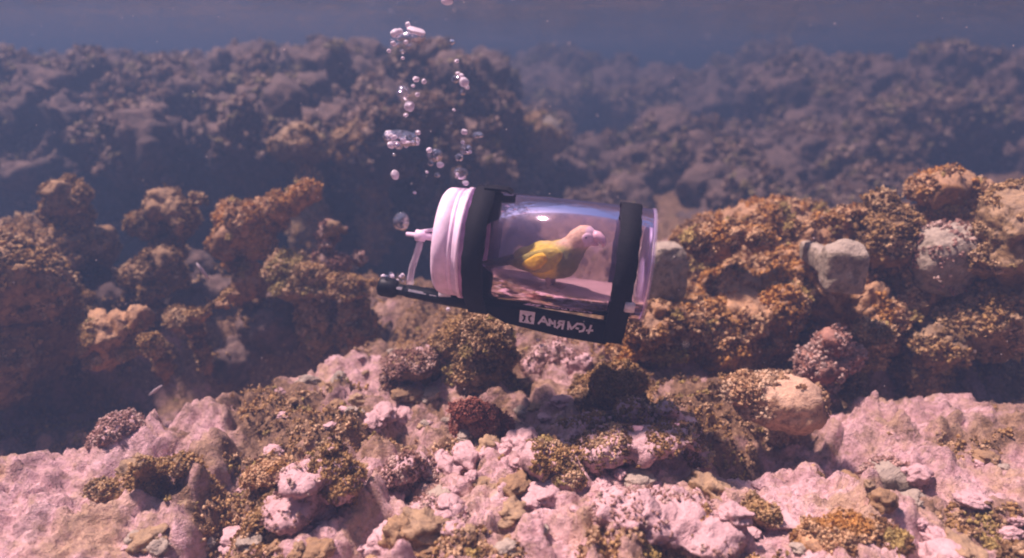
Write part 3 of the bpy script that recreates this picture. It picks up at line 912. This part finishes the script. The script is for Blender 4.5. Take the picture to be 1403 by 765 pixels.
def capsule():
    root = empty("clear_capsule")
    root.matrix_world = CAP_M
    tag(root, "clear cylindrical capsule with white lid, black straps and black pole, carrying a parrot", "capsule")
    # wall of the tube: real thickness, outer and inner skins
    bm = bmesh.new()
    x0, x1 = -0.185, 0.243
    prof = [(x0, R - 0.005), (x0, R), (x1 - 0.006, R), (x1, R - 0.006), (x1, R - 0.012)]
    lathe_x(bm, prof, 96, 0, CZ, mat=0)
    bmesh.ops.recalc_face_normals(bm, faces=bm.faces)
    tube = bm_obj("tube", bm, [M_TUBE], root)
    bm = bmesh.new()
    lathe_x(bm, [(x0, R - 0.006), (x1 - 0.008, R - 0.006)], 96, 0, CZ)
    inner = bm_obj("tube_liner", bm, [M_TUBE_IN], tube)
    # end plate on the right and its rim
    bm = bmesh.new()
    lathe_x(bm, [(x1 - 0.004, 0.0005), (x1 - 0.004, R - 0.013), (x1 - 0.010, R - 0.013), (x1 - 0.010, 0.0005)], 72, 0, CZ)
    bm_obj("end_plate", bm, [mat_plain("milky_end_plate", (0.55, 0.44, 0.66), 0.3, 0.1, 20, 0, 0.5, 0, 0.25)], root)
    bm = bmesh.new()
    lathe_x(bm, [(x1 - 0.005, R + 0.0015), (x1 + 0.002, R + 0.0015), (x1 + 0.003, R - 0.003), (x1 + 0.002, R - 0.006)], 72, 0, CZ)
    bm_obj("end_rim", bm, [mat_plain("milky_acrylic_rim", (0.62, 0.50, 0.80), 0.15, 0.05, 20, 0, 0.8, 0, 0.65)], root)
    # lid with a stepped, ribbed side
    bm = bmesh.new()
    lathe_x(bm, [(-0.150, R - 0.008), (-0.160, R - 0.002), (-0.196, R - 0.002), (-0.197, R - 0.0045), (-0.199, R - 0.0045), (-0.200, R - 0.002), (-0.206, R - 0.002), (-0.207, R - 0.004), (-0.209, R - 0.004), (-0.210, R - 0.002),
                 (-0.234, R - 0.0035), (-0.240, R - 0.007), (-0.245, R - 0.014), (-0.247, R - 0.026), (-0.247, 0.03), (-0.247, 0.0005)], 96, 0, CZ)
    lid = bm_obj("lid", bm, [M_LID], root)
    bm = bmesh.new()
    lathe_x(bm, [(-0.1785, R - 0.001), (-0.1785, R + 0.002), (-0.188, R + 0.002), (-0.188, R - 0.001)], 96, 0, CZ)
    bm_obj("lid_bead", bm, [M_LID], lid)
    # valve on the lid: nozzle, tee, spout, brace
    bm = bmesh.new()
    lathe_x(bm, [(-0.246, 0.016), (-0.252, 0.016), (-0.254, 0.009), (-0.288, 0.009), (-0.290, 0.014), (-0.312, 0.014), (-0.314, 0.006), (-0.336, 0.0052), (-0.337, 0.001)], 32, 0, CZ + 0.004)
    valve = bm_obj("valve", bm, [M_VALVE], root)
    bm = bmesh.new()
    tube_path(bm, [(-0.300, 0, CZ + 0.014), (-0.272, 0, CZ + 0.022), (-0.246, 0, CZ + 0.034)], 0.0045)
    bm_obj("brace", bm, [M_VALVE], valve)
    bm = bmesh.new()
    tube_path(bm, [(-0.301, 0, CZ - 0.004), (-0.303, 0, CZ - 0.022), (-0.310, 0, CZ - 0.050), (-0.318, 0, CZ - 0.080), (-0.322, 0, CZ - 0.108), (-0.322, 0, CZ - 0.122)],
              [0.0085, 0.009, 0.0085, 0.0085, 0.0085, 0.010])
    bm_obj("hose", bm, [M_HOSE], root)
    # pole underneath
    zp = lambda x: CZ - 0.139 - 0.055 * (x + 0.385)
    bm = bmesh.new()
    xs = [-0.372, -0.33, -0.329, -0.285, -0.284, -0.2, 0.0, 0.215]
    rs = [0.0145, 0.0145, 0.0165, 0.0165, 0.0180, 0.0180, 0.0180, 0.0180]
    tube_path(bm, [(x, 0, zp(x)) for x in xs], rs, 24)
    pole = bm_obj("pole", bm, [M_POLE], root)
    bm = bmesh.new()
    tube_path(bm, [(x, 0, zp(x)) for x in (-0.402, -0.399, -0.392, -0.364, -0.356, -0.350)], [0.015, 0.022, 0.025, 0.025, 0.021, 0.013], 24)
    bm_obj("pole_knob", bm, [M_POLE], pole)
    bm = bmesh.new()
    tube_path(bm, [(-0.245, -0.006, zp(-0.245) + 0.012), (-0.215, -0.006, zp(-0.215) + 0.013)], [0.012, 0.009], 16)
    bm_obj("bracket", bm, [M_BUCKLE], pole)
    for xa, xb in ((-0.352, -0.338), (-0.322, -0.276), (-0.268, -0.250)):
        bm = bmesh.new()
        va = []
        for (x, dz, dy) in ((xa, 0.006, 0), (xb, 0.006, 0), (xb, 0.0105, 0.002), (xa, 0.0105, 0.002)):
            va.append((x, -0.0175 + dy * 1.6, zp(x) + dz))
        fr = [bm.verts.new(v) for v in va]; bk = [bm.verts.new((v[0], v[1] + 0.006, v[2])) for v in va]
        bm.faces.new(fr); bm.faces.new(bk[::-1])
        for k in range(4): bm.faces.new((fr[k], bk[k], bk[(k + 1) % 4], fr[(k + 1) % 4]))
        bm_obj("slot", bm, [M_SLOT], pole, False)
    # straps: closed bands that run round tube and pole (hull of the two circles)
    def strap(xa, xb, zc, rc, seed):
        rr = random.Random(seed)
        pts = []
        r1 = R + 0.0035
        dz = -zc
        beta = math.asin((r1 - rc) / dz)
        for k in range(61):   # over the tube
            a = -beta + (math.pi + 2 * beta) * k / 60
            pts.append((math.cos(a) * r1, math.sin(a) * r1))
        for k in range(21):   # under the pole
            a = math.pi + beta + (math.pi - 2 * beta) * k / 20
            pts.append((math.cos(a) * rc, zc + math.sin(a) * rc))
        bm = bmesh.new()
        rings = []
        for (x, t) in ((xa, 0.0), (xa + 0.001, 0.0045), (xb - 0.001, 0.0045), (xb, 0.0)):
            ring = []
            for i, (yy, zz) in enumerate(pts):
                ln = math.hypot(yy, zz - (0 if zz > zc else zc)) or 1
                u = (yy / ln, (zz - (0 if zz > zc else zc)) / ln)
                wob = 0.0012 * math.sin(i * 0.7 + seed) + 0.0008 * math.sin(i * 1.9)
                ring.append(bm.verts.new((x + wob, yy + u[0] * t, CZ + zz + u[1] * t)))
            rings.append(ring)
        n = len(pts)
        for a, b in zip(rings, rings[1:]):
            for k in range(n): bm.faces.new((a[k], a[(k + 1) % n], b[(k + 1) % n], b[k]))
        a, b = rings[-1], rings[0]
        for k in range(n): bm.faces.new((a[k], a[(k + 1) % n], b[(k + 1) % n], b[k]))
        return bm_obj("strap", bm, [M_BLACK], root)
    st_l = strap(-0.170, -0.122, -0.148, 0.022, 1)
    st_r = strap(0.164, 0.211, -0.166, 0.034, 5)
    # folded strap end standing up at the top of the left strap
    bm = bmesh.new()
    sec = [(-0.150, R + 0.006), (-0.098, R + 0.0065), (-0.086, R + 0.001), (-0.086, R - 0.001 + 0.006), (-0.098, R + 0.012), (-0.150, R + 0.011)]
    f1 = [bm.verts.new((x, -0.022, CZ + z)) for x, z in sec]; f2 = [bm.verts.new((x, 0.022, CZ + z)) for x, z in sec]
    bm.faces.new(f1); bm.faces.new(f2[::-1])
    for k in range(6): bm.faces.new((f1[k], f2[k], f2[(k + 1) % 6], f1[(k + 1) % 6]))
    bm_obj("strap_end", bm, [M_BLACK], st_l, False)
    # white buckle on the right strap
    bm = bmesh.new()
    a0 = math.radians(207)
    for k in range(1):
        bmesh.ops.create_cube(bm, size=1.0, matrix=Matrix.Translation((0.208, math.cos(a0) * (R + 0.010), CZ + math.sin(a0) * (R + 0.010))) @ Matrix.Rotation(a0, 4, 'X') @ Matrix.Diagonal((0.022, 0.012, 0.026, 1)))
    bmesh.ops.bevel(bm, geom=list(bm.edges), offset=0.002, segments=2, affect='EDGES')
    bm_obj("buckle", bm, [M_BUCKLE], st_r)
    # printed black panel hanging under the tube
    poly = [(-0.130, -0.142), (0.175, -0.148), (0.175, -0.204), (0.06, -0.199), (-0.075, -0.183), (-0.112, -0.166), (-0.130, -0.156)]
    bm = bmesh.new()
    yf, yb = -0.024, -0.0165
    f1 = [bm.verts.new((x, yf, CZ + z)) for x, z in poly]; f2 = [bm.verts.new((x, yb, CZ + z)) for x, z in poly]
    bm.faces.new(f1); bm.faces.new(f2[::-1])
    for k in range(len(poly)): bm.faces.new((f1[k], f2[k], f2[(k + 1) % len(poly)], f1[(k + 1) % len(poly)]))
    bmesh.ops.bevel(bm, geom=list(bm.edges), offset=0.0015, segments=2, affect='EDGES')
    panel = bm_obj("panel", bm, [M_BLACK], root, False)
    # print: strokes measured on the panel, in photo pixels
    def L2(cx, cy):
        px, py = 710 + cx / 10.02, 425 + cy / 10.02
        s = 612.0
        cl = 346 + (px - 745) * 0.117
        return ((px - 745) / s, -(py - cl) / s + 0.0065)
    def stroke(bm, p, q, w):
        a, b = Vector((*L2(*p), 0)), Vector((*L2(*q), 0))
        d = (b - a).normalized(); n = Vector((-d.y, d.x, 0)) * w / 2
        a = a - d * w * 0.3; b = b + d * w * 0.3
        lo = [bm.verts.new((v.x, yf + 0.0002, CZ + v.y)) for v in (a + n, b + n, b - n, a - n)]
        hi = [bm.verts.new((v.x, yf - 0.0008, CZ + v.y)) for v in (a + n, b + n, b - n, a - n)]
        bm.faces.new(hi)
        for k in range(4): bm.faces.new((lo[k], lo[(k + 1) % 4], hi[(k + 1) % 4], hi[k]))
    letters = [
        [((395, 310), (460, 200)), ((460, 200), (535, 330)), ((432, 268), (500, 280))],
        [((548, 236), (560, 335)), ((556, 245), (600, 300)), ((585, 300), (640, 305)), ((630, 258), (640, 358))],
        [((765, 262), (752, 385)), ((762, 268), (700, 262)), ((700, 262), (685, 295)), ((685, 295), (752, 322)), ((715, 318), (672, 372))],
        [((830, 272), (838, 388)), ((832, 280), (885, 382)), ((885, 382), (965, 292))],
        [((955, 365), (985, 375))],
        [((985, 298), (1045, 306)), ((1045, 306), (1076, 355)), ((1076, 355), (1058, 408)), ((1058, 408), (1008, 418))],
        [((1165, 322), (1142, 440)), ((1108, 400), (1195, 398))],
    ]
    for st in letters:
        bm = bmesh.new()
        for p, q in st: stroke(bm, p, q, 0.0050)
        bm_obj("letter", bm, [M_PRINT], panel, False)
    # square emblem: pale plate with two dark facing brackets
    bm = bmesh.new()
    cs = [L2(100, 100), L2(330, 132), L2(328, 325), L2(105, 290)]
    lo = [bm.verts.new((x, yf + 0.0002, CZ + z)) for x, z in cs]; hi = [bm.verts.new((x, yf - 0.0008, CZ + z)) for x, z in cs]
    bm.faces.new(hi)
    for k in range(4): bm.faces.new((lo[k], lo[(k + 1) % 4], hi[(k + 1) % 4], hi[k]))
    emblem = bm_obj("emblem", bm, [M_PRINT], panel, False)
    yf2 = yf
    bm = bmesh.new()
    for st in ([((150, 178), (185, 200)), ((185, 200), (178, 240)), ((178, 240), (160, 272)), ((178, 215), (180, 245))],
               [((275, 185), (245, 205)), ((245, 205), (250, 245)), ((250, 245), (272, 280)), ((248, 215), (248, 250))]):
        for p, q in st:
            a, b = Vector((*L2(*p), 0)), Vector((*L2(*q), 0))
            d = (b - a).normalized(); n = Vector((-d.y, d.x, 0)) * 0.0021
            a = a - d * 0.001; b = b + d * 0.001
            lo = [bm.verts.new((v.x, yf - 0.0005, CZ + v.y)) for v in (a + n, b + n, b - n, a - n)]
            hi = [bm.verts.new((v.x, yf - 0.0014, CZ + v.y)) for v in (a + n, b + n, b - n, a - n)]
            bm.faces.new(hi)
            for k in range(4): bm.faces.new((lo[k], lo[(k + 1) % 4], hi[(k + 1) % 4], hi[k]))
    bm_obj("emblem_mark", bm, [M_BLACK], emblem, False)
    # floor tray inside
    zf = -0.082
    hw = math.sqrt((R - 0.008) ** 2 - zf ** 2)
    bm = bmesh.new()
    bmesh.ops.create_cube(bm, size=1.0, matrix=Matrix.Translation((0.03, 0, CZ + zf - 0.003)) @ Matrix.Diagonal((0.385, hw * 2 - 0.006, 0.006, 1)))
    bmesh.ops.bevel(bm, geom=list(bm.edges), offset=0.0015, segments=2, affect='EDGES')
    tray = bm_obj("tray", bm, [M_TRAY], root, False)
    for yy, zz, rr in ((-0.062, -0.104, 0.0035), (-0.044, -0.113, 0.0045), (0.062, -0.104, 0.0035)):  # pale rods added to draw the reflected streaks along the tube's bottom
        bm = bmesh.new()
        tube_path(bm, [(-0.16, yy, CZ + zz), (0.222, yy, CZ + zz)], rr, 12)
        bm_obj("streak_rod", bm, [M_VALVE], tray)
    return root
capsule()

# ------------------------------------------------------------------ the parrot
def parrot():
    root = empty("parrot")
    zf = -0.082
    root.matrix_world = CAP_M @ Matrix.Translation((0.020, -0.012, CZ + zf)) @ Matrix.Rotation(math.radians(-14), 4, 'Z') @ Matrix.Scale(1.08, 4)
    tag(root, "green and yellow parrot with pale face standing inside the clear capsule", "parrot")
    MB = mat_attr("parrot_feathers", 0.75, 130, 0.002)
    # body, neck and head: one skin. x forward, z up, feet at z = 0
    bl = [
        (Vector((-0.012, 0, 0.062)), (0.052, 0.042, 0.043), 0),
        (Vector((0.020, 0, 0.068)), (0.044, 0.040, 0.042), 0),
        (Vector((-0.045, 0, 0.058)), (0.045, 0.028, 0.028), 0),
        (Vector((0.040, 0, 0.092)), (0.032, 0.031, 0.034), 0),
        (Vector((0.055, 0, 0.118)), (0.026, 0.026, 0.028), 0),
        (Vector((0.068, 0, 0.132)), (0.026, 0.0235, 0.0235), 0),
        (Vector((0.078, 0, 0.129)), (0.019, 0.018, 0.018), 0),
        (Vector((-0.002, 0.016, 0.045)), (0.020, 0.014, 0.022), 0),
        (Vector((-0.002, -0.016, 0.045)), (0.020, 0.014, 0.022), 0),
    ]
    V, N, Q = blob_mesh(bl, 0.0045)
    for _ in range(6):   # relax the seams
        acc = np.zeros_like(V); cnt = np.zeros(len(V))
        for a, b in ((0, 1), (1, 2), (2, 3), (3, 0)):
            np.add.at(acc, Q[:, a], V[Q[:, b]]); np.add.at(acc, Q[:, b], V[Q[:, a]])
            np.add.at(cnt, Q[:, a], 1); np.add.at(cnt, Q[:, b], 1)
        V = V * 0.4 + 0.6 * acc / cnt[:, None]
    V = V + N * (0.0012 * fbm(V * 90, 2, 3))[:, None]
    me = bpy.data.meshes.new("body"); fast_mesh(me, V, Q)
    x, y, z = V[:, 0], V[:, 1], V[:, 2]
    nz = 0.25 * fbm(V * 60, 2, 8)
    def blend(c, col, w): return c * (1 - w[:, None]) + np.array(col) * w[:, None]
    c = np.tile(np.array([0.34, 0.34, 0.06]), (len(V), 1))
    c = blend(c, (0.98, 0.72, 0.03), np.clip(np.exp(-(((x + 0.012) / 0.035) ** 2 + ((z - 0.062) / 0.034) ** 2)) * 1.5 + nz, 0, 1))
    c = blend(c, (0.17, 0.19, 0.05), sstep(0.015, 0.035, x + nz * 0.03) * sstep(0.112, 0.09, z))
    c = blend(c, (0.64, 0.45, 0.26), sstep(0.098, 0.116, z + nz * 0.02))
    c = blend(c, (0.72, 0.55, 0.56), sstep(0.070, 0.078, x + nz * 0.008) * sstep(0.108, 0.116, z))
    ca = me.color_attributes.new("tint", 'FLOAT_COLOR', 'POINT')
    ca.data.foreach_set("color", np.concatenate([np.clip(c, 0, 1), np.ones((len(V), 1))], 1).astype(np.float32).ravel())
    link("body", me, MB, root)
    def feather_part(name, pts, thick, cols, parent=root):
        """flat tapering vane along a path: pts = (x, y, z, half-width)"""
        bm = bmesh.new()
        lay = bm.verts.layers.float_color.new("tint")
        rings = []
        for i, (x, y, z, w) in enumerate(pts):
            t = i / (len(pts) - 1)
            col = [cols[0][k] * (1 - t) + cols[1][k] * t for k in range(3)] + [1]
            ring = []
            for k in range(10):
                a = 2 * math.pi * k / 10
                v = bm.verts.new((x, y + math.cos(a) * thick * (1 - 0.5 * t), z + math.sin(a) * w)); v[lay] = col
                ring.append(v)
            rings.append(ring)
        for a, b in zip(rings, rings[1:]):
            for k in range(10): bm.faces.new((a[k], a[(k + 1) % 10], b[(k + 1) % 10], b[k]))
        bm.faces.new(rings[0][::-1]); bm.faces.new(rings[-1])
        return bm_obj(name, bm, [MB], parent)
    for s in (-1, 1):
        w = feather_part("wing", [(0.034, s * 0.034, 0.088, 0.006), (0.022, s * 0.040, 0.082, 0.022), (0.0, s * 0.0425, 0.074, 0.029), (-0.03, s * 0.040, 0.064, 0.025), (-0.062, s * 0.031, 0.054, 0.015), (-0.092, s * 0.020, 0.046, 0.004)], 0.006, ((0.62, 0.50, 0.05), (0.22, 0.26, 0.06)))
        feather_part("covert", [(0.006, s * 0.0465, 0.078, 0.004), (-0.006, s * 0.048, 0.074, 0.018), (-0.022, s * 0.0465, 0.066, 0.019), (-0.042, s * 0.041, 0.058, 0.010), (-0.052, s * 0.037, 0.054, 0.003)], 0.003, ((0.95, 0.62, 0.03), (0.80, 0.55, 0.03)), w)
    for s, dz, ln in ((0, 0, 0.165), (-1, 0.002, 0.150), (1, 0.002, 0.150)):
        feather_part("tail_feather", [(-0.065, s * 0.008, 0.052 + dz, 0.012), (-0.10, s * 0.011, 0.043 + dz, 0.010), (-ln * 0.9, s * 0.014, 0.028 + dz, 0.008), (-ln, s * 0.014, 0.026 + dz, 0.002)], 0.007, ((0.07, 0.08, 0.025), (0.05, 0.055, 0.03)))
    # hooked beak: upper and lower
    MK = mat_plain("parrot_beak", (0.78, 0.52, 0.52), 0.35, 0.08, 80)
    bm = bmesh.new()
    tube_path(bm, [(0.086, 0, 0.134), (0.096, 0, 0.1345), (0.105, 0, 0.130), (0.110, 0, 0.122), (0.1105, 0, 0.114)], [0.0125, 0.0115, 0.009, 0.0055, 0.001], 14)
    bm_obj("upper_beak", bm, [MK], root)
    bm = bmesh.new()
    tube_path(bm, [(0.084, 0, 0.121), (0.094, 0, 0.118), (0.100, 0, 0.117)], [0.009, 0.0065, 0.002], 12)
    bm_obj("lower_beak", bm, [MK], root)
    MP = mat_plain("pale_face_skin", (0.74, 0.58, 0.60), 0.7, 0.15, 90)
    ME = mat_plain("dark_eye", (0.02, 0.012, 0.01), 0.12, 0.05, 30)
    for s in (-1, 1):
        bm = bmesh.new()
        bmesh.ops.create_icosphere(bm, subdivisions=3, radius=1.0, matrix=Matrix.Translation((0.0790, s * 0.0185, 0.131)) @ Matrix.Rotation(s * -0.35, 4, 'Z') @ Matrix.Diagonal((0.0120, 0.0035, 0.0115, 1)))
        p = bm_obj("face_patch", bm, [MP], root)
        bm = bmesh.new()
        bmesh.ops.create_icosphere(bm, subdivisions=3, radius=0.0034, matrix=Matrix.Translation((0.0760, s * 0.0200, 0.1330)))
        bm_obj("eye", bm, [ME], p)
    MF = mat_plain("parrot_feet", (0.38, 0.27, 0.24), 0.7, 0.15, 120)
    for s in (-1, 1):
        bm = bmesh.new()
        tube_path(bm, [(0.002, s * 0.016, 0.040), (0.004, s * 0.017, 0.020), (0.006, s * 0.018, 0.0045)], [0.010, 0.0055, 0.0045], 10)
        leg = bm_obj("leg", bm, [MF], root)
        for dx, dy in ((0.026, 0.006), (0.024, -0.009), (-0.018, 0.007), (-0.018, -0.006)):
            bm = bmesh.new()
            tube_path(bm, [(0.006, s * 0.018, 0.0052), (0.006 + dx * 0.55, s * 0.018 + dy * 0.6, 0.0062), (0.006 + dx, s * 0.018 + dy, 0.0022)], [0.0042, 0.0034, 0.0015], 8)
            bm_obj("toe", bm, [MF], leg)
parrot()

# ------------------------------------------------------------------ bubbles
def bubbles():
    base = []
    for k in range(4):
        bm = bmesh.new()
        bmesh.ops.create_icosphere(bm, subdivisions=4, radius=1.0)
        for v in bm.verts:
            p = v.co.copy()
            v.co *= 1 + 0.05 * math.sin(p.x * 3 + k) * math.cos(p.z * 4 + k) + (0.06 * math.sin(p.y * 6 + 2 * k) if k else 0)
        me = bpy.data.meshes.new("air_bubble"); bm.to_mesh(me); bm.free()
        me.polygons.foreach_set("use_smooth", [True] * len(me.polygons))
        me.materials.append(M_BUBBLE)
        base.append(me)
    r = np.random.default_rng(17)
    froth = []
    for me in base:
        m2 = me.copy(); m2.materials.clear(); m2.materials.append(M_FROTH); froth.append(m2)
    def put(px, py, D, rad, fl=1.0, wd=1.0, label=None, group=None):
        o = bpy.data.objects.new("air_bubble", (froth if rad < 6 and r.random() < 0.7 else base)[int(r.integers(0, 4))]); COL.objects.link(o)
        o.location = W(px, py, D); s = rad * (1.25 if rad < 8 else 1.0) * D / FPX
        o.scale = (s * wd, s * wd * r.uniform(0.85, 1.1), s * fl)
        o.rotation_euler = (r.uniform(-0.25, 0.25), r.uniform(-0.25, 0.25), r.uniform(0, 6))
        tag(o, label, "bubble", group)
    put(550, 304, 1.57, 12.5, 1, 1, "large round air bubble leaving the capsule's white valve")
    put(568, 50, 1.62, 9, 0.9, 1.9, "wide flattened air bubble near the top of the left bubble trail")
    put(570, 42, 1.60, 4, 0.7, 2.6, "thin bright air bubble capping the uppermost wide bubble")
    put(549, 190, 1.60, 12, 0.9, 1.9, "broad frothy air bubble halfway up the left bubble trail")
    put(596, 213, 1.62, 10, 0.9, 1.05, "roundish air bubble between the two bubble trails")
    put(553, 128, 1.61, 7, 1.1, 1, "egg-shaped air bubble above the broad frothy bubble")
    put(561, 146, 1.60, 5.5, 1, 1.1, "small air bubble just below the egg-shaped one")
    put(638, 205, 1.58, 6.5, 0.9, 1, "angular air bubble in the right trail above the strap")
    put(631, 238, 1.56, 7, 0.9, 1.1, "air bubble directly above the top of the left strap")
    put(655, 185, 1.60, 4, 0.7, 1.8, "small tilted air bubble standing apart right of the right trail")
    put(613, 2, 1.66, 5, 0.8, 1.2, "lone air bubble at the very top of the picture")
    put(541, 240, 1.60, 5, 1.1, 0.9, "small air bubble low on the left, under the frothy bubble")
    put(559, 34, 1.62, 3, 1, 1, "tiny air bubble above the uppermost wide bubble")
    def many(lst, label, group):
        for (px, py, rad) in lst: put(px, py, 1.58 + r.uniform(-0.05, 0.06), rad, r.uniform(0.75, 1.05), r.uniform(0.9, 1.25), label, group)
    many([(542, 46, 5), (548, 43, 3), (539, 60, 3), (536, 56, 2.2), (545, 62, 2.5), (551, 71, 2.6), (556, 58, 2.6), (533, 70, 2.4), (560, 64, 3), (547, 52, 3.4), (552, 80, 2.0)],
         "tiny air bubble clustered at the left of the uppermost wide bubble", "bubbles at the top of the left trail")
    many([(527 + r.uniform(2, 46), 180 + r.uniform(0, 24), r.uniform(2, 4.2)) for _ in range(26)],
         "tiny air bubble in the froth around the broad bubble", "froth bubbles")
    many([(624, 109, 4), (631, 105, 4.5), (636, 113, 5), (634, 127, 3.6), (640, 120, 3), (627, 101, 2.6), (619, 58, 2.8), (626, 84, 2.4), (622, 151, 1.8), (636, 181, 4), (629, 216, 4), (638, 251, 3.2), (626, 240, 3), (634, 195, 2.2), (644, 208, 2.4), (618, 170, 1.8)],
         "small air bubble in the right trail above the capsule", "bubbles of the right trail")
    many([(581, 112, 3), (572, 130, 2.6), (570, 109, 3), (566, 118, 2), (599, 240, 3), (590, 224, 3), (603, 226, 3.4), (540, 212, 2), (568, 264, 1.8), (585, 236, 1.6), (575, 160, 1.6), (556, 158, 2.2), (588, 206, 3)],
         "small air bubble scattered between the two bubble trails", "scattered bubbles")
    many([(524 + r.uniform(0, 34), 374 + r.uniform(0, 14), r.uniform(1.6, 3)) for _ in range(12)] + [(614, 424, 2.6), (737, 466, 2.4), (742, 474, 2)],
         "tiny air bubble clinging along the black pole and panel", "bubbles on the pole")
bubbles()

# pale flecks drifting in the water
def flecks():
    M = mat_plain("pale_fleck", (0.55, 0.45, 0.48), 0.7, 0.1, 50)
    for (px, py, D, ln, ang, lab) in ((278, 372, 2.0, 15, -62, "thin pale fleck drifting left of the orange head's dark stem"),
                                     (213, 535, 1.7, 13, 35, "thin pale fleck drifting over the dark hollow at left"),                                     ):
        c = W(px, py, D); s = ln * D / FPX
        bm = bmesh.new()
        for (x, w) in ((-1, .02), (-.6, .12), (0, .17), (.5, .12), (1, .02)):
            for sg in (-1, 1):
                bm.verts.new((x * s, 0.0016 * sg, w * s)); bm.verts.new((x * s, 0.0016 * sg, -w * s))
        bmesh.ops.convex_hull(bm, input=bm.verts)
        o = bm_obj("drifting_fleck", bm, [M], None)
        o.location = c; o.rotation_euler = (0.2, math.radians(-ang), 0.2)
        tag(o, lab, "debris")
flecks()

# specks of silt hanging in the water, far too many to count
def silt():
    r = np.random.default_rng(23)
    n = 900
    y = 0.7 + 3.6 * r.random(n)
    P = np.stack([r.uniform(-0.95, 0.95, n) * y, y, r.uniform(-0.85, 0.25, n)], 1)
    z0 = seabed_height(P[:, 0], P[:, 1])
    P = P[P[:, 2] > z0 + 0.05]; n = len(P)
    s = r.uniform(0.0006, 0.0019, n)[:, None] * (0.6 + 0.25 * P[:, 1:2])
    ax = np.array([[1, 0, 0], [-1, 0, 0], [0, 1, 0], [0, -1, 0], [0, 0, 1], [0, 0, -1]], float)
    V = (P[:, None, :] + ax[None] * s[:, None, :] * r.uniform(0.5, 1.4, (n, 6, 1))).reshape(-1, 3)
    T = (np.arange(n)[:, None, None] * 6 + np.array([[4, 0, 2], [4, 2, 1], [4, 1, 3], [4, 3, 0], [5, 2, 0], [5, 1, 2], [5, 3, 1], [5, 0, 3]])[None]).reshape(-1, 3)
    me = bpy.data.meshes.new("silt_specks"); fast_mesh(me, V, T)
    o = link("silt_specks", me, mat_plain("pale_silt", (0.55, 0.46, 0.46), 0.8, 0.2, 80))
    tag(o, "pale silt specks drifting all through the water", "silt", kind="stuff")
silt()
